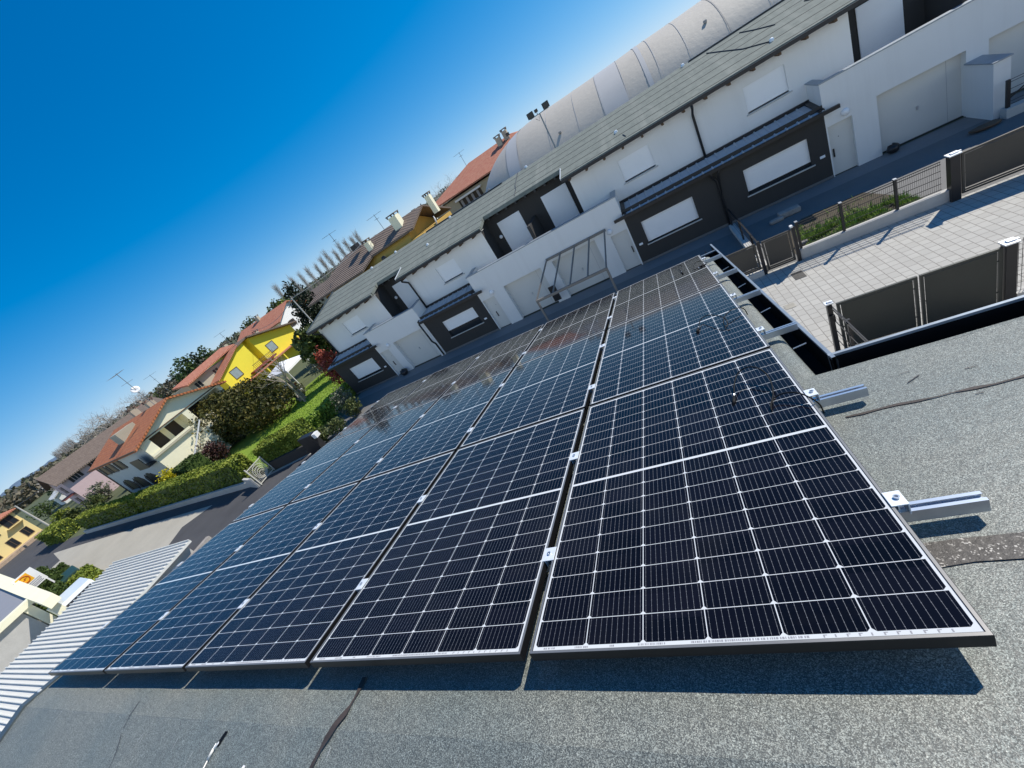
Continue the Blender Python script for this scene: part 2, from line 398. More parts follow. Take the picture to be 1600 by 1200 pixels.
def structure(mb, name, mtl, **k):
    o = mb.build(name, mtl, **k); o['kind'] = 'structure'; return o
def copy_tree(root, W, label):
    r = root.copy(); COL.objects.link(r); r.matrix_world = W; WM[r.name] = W; r['label'] = label
    for ch in root.children:
        c = ch.copy(); COL.objects.link(c); c.parent = r
        for g in ch.children:
            d = g.copy(); COL.objects.link(d); d.parent = c
    return r
def T(x, y, z=0, rz=0): return Matrix.Translation((x, y, z)) @ Matrix.Rotation(rz, 4, 'Z')
ORD = ["first", "second", "third", "fourth", "fifth", "sixth"]

# own-roof frame: x along the panel rows, y down the slope towards the terrace, z out of the roof
MH = Matrix(((0.99989706, -0.01378686, -0.00397366, 0), (0.01430967, 0.9784656, 0.20591335, 0),
             (0.00104919, -0.20594901, 0.97856216, 6.928587), (0, 0, 0, 1)))
def HT(x, y, z=0, rz=0): return MH @ Matrix.Translation((x, y, z)) @ Matrix.Rotation(rz, 4, 'Z')

# ------------------------------------------------------------------ ground sheets
structure(MB().quad((-6000,-6000,-.02),(6000,-6000,-.02),(6000,6000,-.02),(-6000,6000,-.02)), "ground", "field")
structure(MB().quad((-19,-8,0),(40,-8,0),(40,15.05,0),(-19,15.05,0)), "lane", "pavers")
structure(MB().quad((-24.0,15.06,.0),(40,15.06,.0),(40,21.1,.0),(-24.0,21.1,.0)), "yard", "yard_paving")
structure(MB().quad((-24.0,19.9,.004),(40,19.9,.004),(40,21.0,.004),(-24.0,21.0,.004)), "yard_path", "yard_path")
structure(MB().add([(-19,-20,.0),(-19,14.9,.0),(-24.3,14.9,.0),(-33,13.6,.0),(-82,16.5,.0),(-90,15.5,.0),(-90,-20,.0)],[(0,1,2,3,4,5,6)]), "forecourt", "concrete_ground")
structure(MB().add([(-20.5,14.4,.005),(-24.3,14.7,.005),(-34,12.9,.005),(-36.2,11.4,.005),(-35.0,9.0,.005),(-30,3,.005),(-20.5,3,.005)],[(0,1,2,3,4,5,6)]), "driveway", "asphalt")
structure(MB().add([(-34,12.85,.006),(-29.8,13.55,.006),(-68,16.4,.006),(-82,17.2,.006),(-82,15.0,.006),(-68,14.5,.006)],[(0,1,2,3,4,5)]), "hedge_side_road", "asphalt")
structure(MB().add([(-66,12.7,.005),(-95,19.5,.005),(-130,26.0,.005),(-130,18.0,.005),(-82,10.2,.005),(-66,9.2,.005)],[(0,1,2,3,4,5)]), "road", "asphalt")
structure(MB().add([(-24.5,21.5,.006),(-24.5,31,.006),(-38,32,.006),(-44,22,.006),(-40,16.5,.006),(-29.5,15.2,.006)],[(0,1,2,3,4,5)]), "lawn", "lawn_base")

# ------------------------------------------------------------------ own house with its bitumen roof
RZ = -0.11                          # roof skin below the panel plane
own = thing("flat_house", "grey bitumen roofed house under the solar panels", "house", world=MH @ Matrix.Translation((-2, 0, RZ-6.4)))
XL, XR, YR, TA = -5.97, 7.0, -.19, math.tan(R(23.5))
def front_z(y): return RZ - (YR-y)*TA
def grid_sheet(mb, xs, ys, zf):
    o = len(mb.v); nx, ny = len(xs), len(ys)
    for y in ys:
        for x in xs: mb.v.append(Vector((x, y, zf(x, y))))
    for j in range(ny-1):
        for i in range(nx-1): mb.f.append((o+j*nx+i, o+j*nx+i+1, o+(j+1)*nx+i+1, o+(j+1)*nx+i))
def lin(a, b, n): return [a+(b-a)*i/n for i in range(n+1)]
def wob(x, y): return .006*mnoise.noise(Vector((x*1.3, y*1.3, 0)))+.003*mnoise.noise(Vector((x*5, y*5, 3)))
mb = MB()
# rounded ridge, main slope with the notch for the lane gutter, rolled edges
def main_z(x, y):
    z = RZ + wob(x, y)
    if y < YR+.06: z -= ((YR+.06-y)/.12)**2*.014
    return z
grid_sheet(mb, lin(XL, .06, 60), lin(YR, 1.56, 22), main_z)
grid_sheet(mb, lin(XL, .06, 60), lin(1.56, 5.42, 30), main_z)
grid_sheet(mb, lin(.06, XR, 60), lin(YR, 1.44, 22), main_z)
def roll(mb, pts, out):             # rolled-over felt edge: pts along the edge, out = outward unit (x,y)
    prof = [(0, 0), (.03, -.004), (.055, -.02), (.07, -.05), (.07, -.16)]
    o = len(mb.v)
    for p in pts:
        for d, z in prof: mb.v.append(Vector((p[0]+out[0]*d, p[1]+out[1]*d, RZ+wob(p[0], p[1])+z)))
    n = len(prof)
    for i in range(len(pts)-1):
        for k in range(n-1): mb.f.append((o+i*n+k, o+i*n+k+1, o+(i+1)*n+k+1, o+(i+1)*n+k))
roll(mb, [(.06, y) for y in lin(5.42, 1.44, 30)], (1, 0))
roll(mb, [(x, 1.44) for x in lin(.06, XR, 40)], (0, 1))
roll(mb, [(x, 5.42) for x in lin(XL, .06, 40)], (0, 1))
grid_sheet(mb, lin(XL, XR, 90), lin(-4.0, YR, 40), lambda x, y: front_z(y) - .0035*max(0, 1-(YR-y)/.08) + wob(x, y))
mb.build("roof", "bitumen", own, xf=MH, smooth=True)
# felt laps and damp strip
def strip(y0f, x0, x1, w, n, z=.004, rag=.3, seed=1):
    rng = random.Random(seed); m = MB(); o = 0; m.v = []; 
    for i in range(n+1):
        x = x0+(x1-x0)*i/n; yc = y0f(x); ww = w*(1+rag*(rng.random()-.5)*2)
        zf = (lambda yy: RZ+wob(x, yy)+z)
        m.v += [Vector((x, yc-ww/2, zf(yc-ww/2))), Vector((x, yc+ww/2, zf(yc+ww/2)))]
    for i in range(n): m.f.append((2*i, 2*i+1, 2*i+3, 2*i+2))
    return m
strip(lambda x: 1.03+.006*math.sin(x*9)+.004*math.sin(x*31), .09, XR, .014, 120, rag=.6, seed=3).build("felt_lap", "seam_bitumen", own, xf=MH)
strip(lambda x: .305+.03*(x/3)+.004*math.sin(x*17), -1.0, XR, .082, 80, rag=.06, seed=5).build("damp_lap", "seam_damp", own, xf=MH)
m = MB(); rng = random.Random(2)
for i in range(26):
    y = .0-.9*i/25; x = -2.02+.03*math.sin(i*.5)-.16*(i/25)
    zz = (front_z(y) if y < YR else RZ)+.006; wd = .009*(.6+.8*rng.random())*(1.6 if abs(y-YR) < .05 else 1)
    m.v += [Vector((x-wd, y, zz)), Vector((x+wd, y, zz))]
for i in range(25): m.f.append((2*i, 2*i+1, 2*i+3, 2*i+2))
m.build("felt_lap", "seam_bitumen", own, xf=MH)
m = MB(); rng = random.Random(21)
for i in range(30):
    y = -.12-.75*i/29; x = -3.95+.42*(i/29)+.012*math.sin(i*.9)
    zz = (front_z(y) if y < YR else RZ)+.004; wd = .0035*(.4+.9*rng.random())
    m.v += [Vector((x-wd, y, zz)), Vector((x+wd, y, zz))]
for i in range(29):
    if i % 11 != 5: m.f.append((2*i, 2*i+1, 2*i+3, 2*i+2))
m.build("felt_crack", "seam_bitumen", own, xf=MH)
m = MB(); rng = random.Random(11)       # pale scuffs and small cuts
for i in range(46):
    x = rng.uniform(-5.2, -1.2); y = rng.uniform(-.62, -.22); L = rng.uniform(.006, .03); a = rng.uniform(.9, 1.5)
    d = Vector((math.cos(a)*L, math.sin(a)*L, 0)); s_ = Vector((-d.y, d.x, 0)).normalized()*rng.uniform(.0008, .002)
    p = Vector((x, y, 0)); q = [p-d-s_, p+d-s_, p+d+s_, p-d+s_]
    m.add([Vector((k.x, k.y, front_z(k.y)+wob(k.x, k.y)+.003)) for k in q], [(0,1,2,3)])
m.build("scuff", "scuff", own, xf=MH)
m = MB(); rng = random.Random(12)
for i in range(16):
    x = rng.uniform(.35, 1.6); y = rng.uniform(.7, 1.38); L = rng.uniform(.008, .035); a = rng.uniform(-.5, .6)
    d = Vector((math.cos(a)*L, math.sin(a)*L, 0)); s_ = Vector((-d.y, d.x, 0)).normalized()*rng.uniform(.001, .004)
    p = Vector((x, y, 0)); q = [p-d-s_, p+d-s_*.4, p+d+s_, p-d+s_*.6]
    m.add([Vector((k.x, k.y, RZ+wob(k.x, k.y)+.004)) for k in q], [(0,1,2,3)])
m.build("felt_nick", "seam_bitumen", own, xf=MH)
# left verge flashing following both slopes
m = MB()
for (y0, y1, za, zb) in ((-4.0, YR, front_z(-4.0), RZ), (YR, 5.5, RZ, RZ)):
    m.add([(XL-.03, y0, za+.012), (XL+.075, y0, za+.012), (XL+.075, y1, zb+.012), (XL-.03, y1, zb+.012),
           (XL-.03, y0, za-.14), (XL-.03, y1, zb-.14), (XL+.075, y0, za-.01), (XL+.075, y1, zb-.01)],
          [(0,1,2,3), (4,0,3,5), (1,6,7,2)])
m.build("flashing", "flashing", own, xf=MH)
m = MB(); m.lathe([(.0,.012),(.012,.010),(.014,0)], (XL+.035, -.08, RZ+.012), 10); m.build("flashing_screw", "bright_zinc", own, xf=MH)
# gutters: side run, lane-facing front run, far run
def gutter(pts_in, out, wd=.135, depth=.11, zt=-.015, lip=.014):
    m = MB(); a, b = pts_in; ox, oy = out
    def P(p, d, z): return (p[0]+ox*d, p[1]+oy*d, RZ+z)
    prof = [(.0, -.05), (.0, -depth-.04), (wd, -depth-.04), (wd, zt)]
    for (d0, z0), (d1, z1) in zip(prof[:-1], prof[1:]): m.quad(P(a, d0, z0), P(b, d0, z0), P(b, d1, z1), P(a, d1, z1))
    l = MB()
    q = [(wd-.002, zt), (wd-.002, zt+lip), (wd+.016, zt+lip+.002), (wd+.022, zt-.004), (wd+.012, -depth-.05)]
    for (d0, z0), (d1, z1) in zip(q[:-1], q[1:]): l.quad(P(a, d0, z0), P(b, d0, z0), P(b, d1, z1), P(a, d1, z1))
    return m, l
for nm, pts, out, wd in (("gutter", ((.135, 6.2), (.135, 1.60)), (1, 0), .095), ("gutter", ((.225, 1.515), (XR, 1.515)), (0, 1), .12), ("gutter", ((XL, 5.5), (.23, 5.5)), (0, 1), .13)):
    a, b = gutter(pts, out, wd)
    g_ = a.build(nm, "gutter_dark", own, xf=MH)
    b.build("gutter_lip", "gutter_sheet", g_, xf=MH)
for y in (1.92, 2.72, 3.6, 4.5, 5.3): MB().bar((.13, y, RZ-.035), (.20, y-.01, RZ-.02), .012, .004).build("gutter_bracket", "galvanised", own, xf=MH)
m = MB(); m.bar((.99, 1.52, RZ-.02), (1.02, 1.60, RZ-.005), .02, .03); m.build("gutter_bracket", "dark_metal", own, xf=MH)
# walls under the eaves (world frame)
m = MB(); m.box(XL+.15, 20, -3.6, 1.2, .0, 6.2); m.box(XL+.15, -.02, 1.2, 5.15, 0, 5.55); m.build("wall", "concrete_wall", own)

# ------------------------------------------------------------------ solar panels, rails, clamps
PW, PL, PX, PY = 1.134, 1.722, 1.1697, 1.7452
def make_panel(W, label):
    r = thing("solar_module", label, "solar panel", world=W, group="solar panels on the bitumen roof")
    fr = MB(); L = .0105; D = .035; w2 = PW/2
    fr.box(-w2, w2, 0, L, -D, 0); fr.box(-w2, w2, PL-L, PL, -D, 0)
    fr.box(-w2, -w2+L, L, PL-L, -D, 0); fr.box(w2-L, w2, L, PL-L, -D, 0)
    fr.build("frame", "black_frame", r, xf=W, bevel=.0012)
    tp = MB(); e = .0003
    tp.box(-w2+.0015, w2-.0015, .0015, L-.0015, -.002, e); tp.box(-w2+.0015, w2-.0015, PL-L+.0015, PL-.0015, -.002, e)
    tp.box(-w2+.0015, -w2+L-.0015, L-.0015, PL-L+.0015, -.002, e); tp.box(w2-L+.0015, w2-.0015, L-.0015, PL-L+.0015, -.002, e)
    tp.build("frame_lip", "frame_top_gleam", r, xf=W)
    g = MB(); g.quad((-w2+L, L, -.0022), (w2-L, L, -.0022), (w2-L, PL-L, -.0022), (-w2+L, PL-L, -.0022))
    gl = g.build("laminate", "solar_laminate", r, xf=W)
    s_ = MB(); s_.quad((-w2+L, L, -.030), (-w2+L, PL-L, -.030), (w2-L, PL-L, -.030), (w2-L, L, -.030)); s_.build("backsheet", "white_paint", r, xf=W)
    rng = random.Random(5); bc = MB(); x = -w2+.05
    while x < w2-.33:                  # printed code strip on the white edge under the glass
        wd = rng.choice((.002, .003, .005)); bc.quad((x, .0145, -.0018), (x+wd, .0145, -.0018), (x+wd, .0200, -.0018), (x, .0200, -.0018)); x += wd+rng.choice((.0015, .002, .004))
        if rng.random() < .04: x += .07
    for k in range(11):
        x = w2-.30+k*.024
        bc.quad((x, .0135, -.0018), (x+.003, .0135, -.0018), (x+.003, .0205, -.0018), (x, .0205, -.0018))
        if k % 3 != 1: bc.quad((x, .0190, -.0017), (x+.008, .0190, -.0017), (x+.008, .0205, -.0017), (x, .0205, -.0017))
    bc.build("serial_strip", "sign_grey", r, xf=W)
    return r
ROWN = ["nearest row", "middle row", "far row"]
COLN = ["at the right-hand end", "second from the right", "in the middle of five", "second from the left", "at the left-hand end"]
proto = None
for j in range(3):
    for i in range(5):
        W = HT(-PW/2-i*PX, j*PY)
        lab = f"dark solar panel in the {ROWN[j]}, {COLN[i]}"
        proto_w = W
        if proto is None: proto = make_panel(W, lab)
        else: copy_tree(proto, W, lab)
RAILY = [.42, 1.125, 2.04, 2.96, 3.92, 4.88]
RLAB = ["nearest aluminium rail, its stub longest on the granular roof", "second aluminium rail from the viewer, stub beside the gutter corner",
        "third aluminium rail, first to bridge the side gutter", "fourth aluminium rail, bridging the middle of the side gutter",
        "fifth aluminium rail, close before the far gutter", "farthest aluminium rail, stub at the far gutter corner"]
def rail_mesh(L):
    m = MB(); h = .040; t = .003; w_ = .038
    m.box(-L, 0, -w_/2, -w_/2+t, 0, h); m.box(-L, 0, w_/2-t, w_/2, 0, h); m.box(-L, 0, -w_/2+t, w_/2-t, .018, .021)
    m.box(-L, 0, -w_/2+t, -w_/2+.012, h-t, h); m.box(-L, 0, w_/2-.012, w_/2-t, h-t, h); m.box(-L, 0, -w_/2+t, w_/2-t, 0, t)
    return m
for k, y in enumerate(RAILY):
    W = HT(.205, y, -.0755)
    r = thing("mounting_rail", RLAB[k], "rail", world=W, group="rails under the solar panels")
    rail_mesh(6.22).build("profile", "aluminium", r, xf=W)
    for q in range(6):
        x = -.42-q*1.1; f = MB(); f.box(x-.03, x+.03, -.03, .05, RZ+.0755, RZ+.0805); f.box(x-.03, x+.03, -.026, -.0195, RZ+.0805, .03)
        f.build("foot", "galvanised", r, xf=W)
def mid_clamp(W, lab):
    r = thing("panel_clamp", lab, "clamp", world=W, group="mid clamps between the panels")
    m = MB(); m.box(-.0265, .0265, -.035, .035, .0006, .0036); m.box(-.016, -.013, -.035, .035, -.03, .0006); m.box(.013, .016, -.035, .035, -.03, .0006); m.build("clamp_plate", "bright_zinc", r, xf=W, bevel=.0008)
    m = MB(); m.lathe([(.0085, .0036), (.0085, .0095), (.0045, .0095), (.0040, .006), (0, .006)], (0, 0, 0), 12); m.build("bolt", "galvanised", r, xf=W)
    return r
def end_clamp(W, lab, sgn):
    r = thing("end_clamp", lab, "clamp", world=W, group="end clamps on the outer panel edges")
    m = MB(); m.box(*sorted((-.008*sgn, .034*sgn)), -.03, .03, .0006, .0042); m.box(*sorted((.030*sgn, .034*sgn)), -.03, .03, -.036, .0006)
    m.box(*sorted((.006*sgn, .010*sgn)), -.03, .03, -.016, .0006); m.build("clamp_plate", "bright_zinc", r, xf=W, bevel=.0008)
    m = MB(); m.lathe([(.0085, .0042), (.0085, .011), (.0045, .011), (.0040, .007), (0, .007)], (.017*sgn, 0, 0), 12); m.build("bolt", "galvanised", r, xf=W)
    return r
GAPN = ["first", "second", "third", "fourth"]
RNN = ["nearest rail", "second rail", "third rail", "fourth rail", "fifth rail", "farthest rail"]
mc = el = er = None
for k, y in enumerate(RAILY):
    for i in range(4):
        W = HT(-PW-i*PX-(PX-PW)/2, y+.01*math.sin(i*3+k)); lab = f"pale mid clamp in the {GAPN[i]} panel gap from the right, over the {RNN[k]}"
        if mc is None: mc = mid_clamp(W, lab)
        else: copy_tree(mc, W, lab)
    W = HT(.0, y); lab = f"silver end clamp on the right panel edge at the {RNN[k]}"
    if er is None: er = end_clamp(W, lab, 1)
    else: copy_tree(er, W, lab)
    W = HT(-4*PX-PW, y); lab = f"pale end clamp on the left panel edge at the {RNN[k]}"
    if el is None: el = end_clamp(W, lab, -1)
    else: copy_tree(el, W, lab)

def smooth_path(pts, n=6):
    out = []; P = [Vector(p) for p in pts]; P = [P[0]*2-P[1]] + P + [P[-1]*2-P[-2]]
    for i in range(1, len(P)-2):
        for k in range(n):
            t = k/n; a, b, c, d = P[i-1], P[i], P[i+1], P[i+2]
            out.append(.5*((2*b)+(c-a)*t+(2*a-5*b+4*c-d)*t*t+(3*b-a-3*c+d)*t**3))
    out.append(P[-2]); return out
def cable(pts, lab, con):
    r = thing("solar_cable", lab, "cable", world=HT(*pts[0][:2], 0), group="loose cables on the right-hand panels")
    MB().tube(smooth_path(pts), .0034, 6).build("wire", "black_rubber", r, xf=MH, smooth=True)
    a, b = Vector(pts[0]), Vector(pts[1]); d = (a-b).normalized()
    m = MB().tube([a, a+d*.02, a+d*.021, a+d*.06, a+d*.061, a+d*.085], [.006, .0075, .0095, .0095, .007, .006], 8); m.build("connector", "black_rubber", r, xf=MH, smooth=True)
    m = MB().tube([a-d*.012, a-d*.002], [.0062, .0062], 8); m.build("ring", "galvanised", r, xf=MH)
cable([(-.318,2.454,.010),(-.282,2.59,.02),(-.234,2.543,.05),(-.184,2.448,.06),(-.143,2.369,.05),(-.13,2.312,.03),(-.147,2.252,.012),(-.155,2.34,.010),(-.132,2.416,.03),(-.079,2.48,.04),(-.021,2.506,.03),(.011,2.493,.01),(.026,2.55,-.06)],
      "black cable with plug looping over the middle right-hand panel", None)
cable([(-.275,1.276,.010),(-.251,1.366,.03),(-.215,1.431,.05),(-.165,1.423,.07),(-.126,1.374,.07),(-.105,1.325,.05),(-.103,1.267,.03),(-.117,1.192,.014),(-.13,1.159,.006),(-.153,1.089,.005),(-.158,1.06,.006),(-.149,1.103,.012),(-.125,1.133,.02),(-.093,1.134,.03),(-.063,1.118,.035),(-.035,1.092,.035),(-.013,1.053,.03),(.003,1.032,.015),(.018,1.043,-.02),(.03,1.083,-.09)],
      "black cable with plug in a wide loop over the nearest right-hand panel", None)
cable([(-.274,4.60,.010),(-.284,4.72,.02),(-.285,4.86,.02),(-.27,4.95,.03),(-.24,5.05,-.01)], "short black cable end on the far right-hand panel", None)
cable([(-.085,4.45,.008),(-.135,4.43,.010),(-.142,4.52,.02),(-.125,4.61,.03),(-.079,4.687,.03),(-.03,4.68,.02),(.02,4.66,-.03)], "curled black cable at the outer corner of the far right-hand panel", None)

# anchor strap and pale cord on the near roof slope
r = thing("anchor_cord", "pale cord hooked to a black felt patch on the near roof slope", "cord", world=MH @ Matrix.Translation((-2.80, -.26, front_z(-.26))))
def onfront(x, y, h): return (x, y, front_z(y)+h)
m = MB(); m.add([onfront(-2.80,-.225,.004), onfront(-2.775,-.225,.004), onfront(-2.80,-.275,.004), onfront(-2.83,-.275,.004)], [(3,2,1,0)]); m.build("felt_patch", "black_rubber", r, xf=MH)
MB().tube([onfront(-2.81,-.262,.008), onfront(-2.80,-.268,.014), onfront(-2.813,-.285,.014), onfront(-2.83,-.285,.010), onfront(-2.822,-.268,.010)], .0028, 6).build("hook", "bright_zinc", r, xf=MH, smooth=True)
MB().tube([onfront(-2.822,-.285,.012), onfront(-2.835,-.318,.010)], .006, 8).build("sleeve", "cable_white", r, xf=MH, smooth=True)
MB().tube([onfront(-2.835,-.318,.009), onfront(-2.86,-.40,.006), onfront(-2.90,-.55,.006), onfront(-3.0,-.9,.006)], .0032, 6).build("cord", "cable_white", r, xf=MH, smooth=True)
m = MB(); p = onfront(-2.545,-.325,.003); m.box(p[0]-.006, p[0]+.006, p[1]-.008, p[1]+.008, p[2]-.004, p[2]+.003)
tag(m.build("plaster_crumb", "white_paint", world=MH @ Matrix.Translation(p), xf=MH), "small white crumb lying on the near roof slope", "crumb")

# ------------------------------------------------------------------ terrace of houses
te = thing("terraced_house", "white and anthracite two storey terrace with grey felt roof across the lane", "terraced house", (-6.5, 21, 0))
FY, UY, LY = 21.0, 22.4, 23.75      # ground-floor front, upper wall, loggia back wall
XE0, XE1 = -24.4, 29.0
def wall_grid(mb, x0, x1, z0, z1, y, depth, ops):
    xs = sorted({x0, x1, *[o[0] for o in ops], *[o[1] for o in ops]}); zs = sorted({z0, z1, *[o[2] for o in ops], *[o[3] for o in ops]})
    for i in range(len(xs)-1):
        for j in range(len(zs)-1):
            cx, cz = (xs[i]+xs[i+1])/2, (zs[j]+zs[j+1])/2
            if any(o[0] < cx < o[1] and o[2] < cz < o[3] for o in ops): continue
            mb.quad((xs[i], y, zs[j]), (xs[i+1], y, zs[j]), (xs[i+1], y, zs[j+1]), (xs[i], y, zs[j+1]))
    for a, b, c, d in ops:
        mb.quad((a, y, c), (a, y, d), (a, y+depth, d), (a, y+depth, c)); mb.quad((b, y, d), (b, y, c), (b, y+depth, c), (b, y+depth, d))
        mb.quad((a, y, d), (b, y, d), (b, y+depth, d), (a, y+depth, d))
        if c > z0: mb.quad((b, y, c), (a, y, c), (a, y+depth, c), (b, y+depth, c))
DARK = [(-24.4, -20.0, [(-23.3, -20.8)]), (-15.45, -11.1, [(-14.3, -11.83)]), (-2.0, 6.37, [(-1.36, 1.09), (3.26, 5.71)]), (15.5, 24, [(16.2, 18.6)])]
WHITE = [(-20.0, -15.45, [("d", -19.95, -19.1), ("g", -18.45, -15.85)]),
         (-11.1, -2.0, [("d", -11.05, -10.2), ("g", -9.4, -6.93), ("g", -6.2, -3.7), ("d", -2.92, -2.07)]),
         (6.37, 15.5, [("d", 6.42, 7.25), ("g", 8.05, 10.65), ("g", 11.25, 13.8), ("d", 14.6, 15.4)])]
wd, dk = MB(), MB()
for a, b, wins in DARK:
    dk = MB(); wall_grid(dk, a, b, 0, 3.0, FY, .22, [(p, q, .90, 2.06) for p, q in wins])
    if a == XE0: dk.quad((XE0, FY, 0), (XE0, FY, 3.0), (XE0, UY, 3.0), (XE0, UY, 0))
    dk.build("dark_wall", "dark_render", te)
for a, b, ops in WHITE:
    wall_grid(wd, a, b, 0, 3.73, FY, .34, [(p, q, 0, 2.08 if k == "d" else 2.32) for k, p, q in ops])
    for x in (a, b):                # side cheeks of the projecting garage block
        wd.quad((x, FY, 2.55), (x, UY, 2.55), (x, UY, 2.95), (x, FY, 2.95)); wd.quad((x, FY, 2.95), (x, FY+.24, 2.95), (x, FY+.24, 3.73), (x, FY, 3.73))
    wd.quad((a, FY+.24, 2.95), (b, FY+.24, 2.95), (b, FY+.24, 3.73), (a, FY+.24, 3.73))
UP = [(-24.4, -18.2), (-15.4, -9.37), (-3.78, 8.03), (13.65, 20.0)]
LOG = [(-18.2, -15.4), (-9.37, -3.78), (8.03, 13.65), (20.0, 25.5)]
for a, b in UP:
    ws = [w for w in ((-22.15, -20.55), (-13.25, -11.78), (-1.38, .14), (4.24, 5.8), (16.2, 17.7)) if a < w[0] < b]
    wall_grid(wd, a, b, 2.5, 5.62, UY, .10, [(p, q, 3.80, 4.87) for p, q in ws])
wd.quad((XE0, UY, 0), (XE0, UY, 5.6), (XE0, 31, 5.6), (XE0, 31, 0)); wd.quad((XE0, 31, 0), (XE0, 31, 5.6), (XE1, 31, 5.6), (XE1, 31, 0))
wd.add([(XE0, 22.0, 5.55), (XE0, 26.8, 6.55), (XE0, 31.5, 5.55)], [(0, 1, 2)])
wd.build("wall", "white_render", te)
for a, b in LOG:
    dk = MB(); dk.quad((a, LY, 2.9), (b, LY, 2.9), (b, LY, 6.0), (a, LY, 6.0))
    dk.quad((a, UY, 2.9), (a, LY, 2.9), (a, LY, 5.9), (a, UY, 5.6)); dk.quad((b, LY, 2.9), (b, UY, 2.9), (b, UY, 5.6), (b, LY, 5.9))
    dk.build("loggia_wall", "dark_render", te)
m = MB()
for a, b in LOG: m.quad((a, FY+.24, 2.96), (b, FY+.24, 2.96), (b, LY, 2.96), (a, LY, 2.96))
for a, b, o in WHITE: m.quad((a, FY+.24, 2.95), (b, FY+.24, 2.95), (b, UY, 2.95), (a, UY, 2.95))
m.build("terrace_floor", "concrete_wall", te)
# parapet copings
for a, b, o in WHITE:
    m = MB(); m.box(a-.03, b+.03, FY-.025, FY+.27, 3.73, 3.775)
    for x0, x1 in ((a-.03, a+.25), (b-.25, b+.03)): m.box(x0, x1, FY+.27, UY, 3.73, 3.775)
    c = m.build("parapet_coping", "gutter_sheet", te)
    for x in (a+.12, b-.12):
        m = MB(); m.box(x-.12, x+.12, FY+.245, UY, 2.95, 3.728); m.build("parapet_cheek", "white_render", te)
# loggia dividers and loggia shutters
m = MB(); m.box(-6.66, -6.48, FY+.55, LY, 2.96, 4.45); m.build("loggia_divider", "dark_render", te)
m = MB(); m.box(10.85, 11.03, FY+.55, LY, 2.96, 4.45); m.build("loggia_divider", "dark_render", te)
for a, b in ((-17.6, -16.1), (-8.76, -7.24), (-5.78, -4.24), (8.75, 10.2), (11.7, 13.1)):
    m = MB(); m.box(a, b, LY-.05, LY+.02, 2.97, 5.13)
    for k in range(40): m.box(a+.03, b-.03, LY-.058, LY-.05, 3.0+k*.053, 3.045+k*.053)
    m.build("loggia_shutter", "shutter_white", te)
# roof (front pitch notched over the loggias), ridge, back pitch
EY, EZ, RYD, RZD = 21.85, 5.62, 26.8, 6.66
K = (RZD-EZ)/(RYD-EY)
def rz_(y): return EZ+(y-EY)*K
m = MB(); XR0, XR1 = -24.78, 30.0
cuts = [XR0, -18.05, -15.72, -9.13, -4.05, 8.35, 13.4, 20.2, 25.2, XR1]
for i in range(len(cuts)-1):
    y0 = EY if i % 2 == 0 else 23.2
    a, b = cuts[i], cuts[i+1]; th = .2
    m.add([(a, y0, rz_(y0)), (b, y0, rz_(y0)), (b, RYD, RZD), (a, RYD, RZD), (a, y0, rz_(y0)-th), (b, y0, rz_(y0)-th), (b, RYD, RZD-th), (a, RYD, RZD-th)],
          [(0,1,2,3), (7,6,5,4), (0,4,5,1), (1,5,6,2), (3,7,4,0)])
m.add([(XR0, RYD, RZD), (XR1, RYD, RZD), (XR1, 31.7, EZ), (XR0, 31.7, EZ), (XR0, RYD, RZD-.2), (XR0, 31.7, EZ-.2)], [(0,1,2,3), (0,3,5,4)])
rf = m.build("roof", "roof_felt", te)
m = MB(); m.box(-24.8, -24.70, EY-.05, 31.7, 5.5, 5.64)
m = MB(); m.bar((XR0-.02, EY-.05, EZ+.0), (XR0-.02, RYD, RZD+.02), .09, .12); m.build("verge_trim", "flashing", rf)
for a, b in ((-14.6, -8.2), (3.2, 24)):      # dark ridge flashings
    m = MB(); m.box(a, b, RYD-.10, RYD+.1, RZD-.03, RZD+.05); m.build("ridge_flashing", "dark_metal", rf)
for pts in ([(-7.02,26.75),(-7.05,24.9),(-6.93,24.2),(-6.96,23.4)], [(3.95,26.3),(4.4,25.2),(4.9,23.9),(5.6,22.9)], [(5.4,26.2),(5.8,25.3),(6.3,24.4)], [(7.6,25.0),(7.95,24.2)], [(-.72,22.6),(-.62,22.2)]):
    m = MB().tube([(x, y, rz_(y)+.015) for x, y in pts], .022, 5); m.build("roof_cable", "dark_metal", rf)
for x, y in ((-6.4, 26.75), (-.98, 23.4), (5.68, 22.85), (-17.6, 26.7), (2.9, 26.7), (-12.4, 26.6), (-20.1, 26.6), (-13.7, 24.2)):
    m = MB(); m.lathe([(.0, .12), (.07, .10), (.09, .04), (.09, -.02)], (x, y, rz_(y)), 10); m.build("roof_vent", "bright_zinc", rf)
# eaves gutter, rafter tails, notch cheek trims
for i in range(0, len(cuts)-1, 2):
    a, b = cuts[i], cuts[i+1]
    m = MB(); m.box(a, b, EY-.16, EY-.003, EZ-.19, EZ-.045); g = m.build("gutter", "dark_metal", te)
    x = a+.35
    while x < min(b-.2, 12):
        MB().box(x-.05, x+.05, EY-.0, UY, EZ-.31, EZ-.205).build("rafter_tail", "wood", te); x += .93
    m = MB(); m.box(a+.02, b-.02, EY+.01, UY, EZ-.205, EZ-.2); m.build("soffit", "white_render", te)
for x in (-15.72, -4.05, 13.4):
    m = MB(); m.bar((x-.02, EY-.02, EZ-.03), (x-.02, 23.2, rz_(23.2)-.03), .03, .13); m.build("notch_trim", "bright_zinc", te)
for a, b in LOG:
    x = a+.5
    while x < min(b-.3, 12): MB().box(x-.05, x+.05, 23.12, LY, rz_(23.3)-.34, rz_(23.3)-.22).build("rafter_tail", "dark_metal", te); x += .62
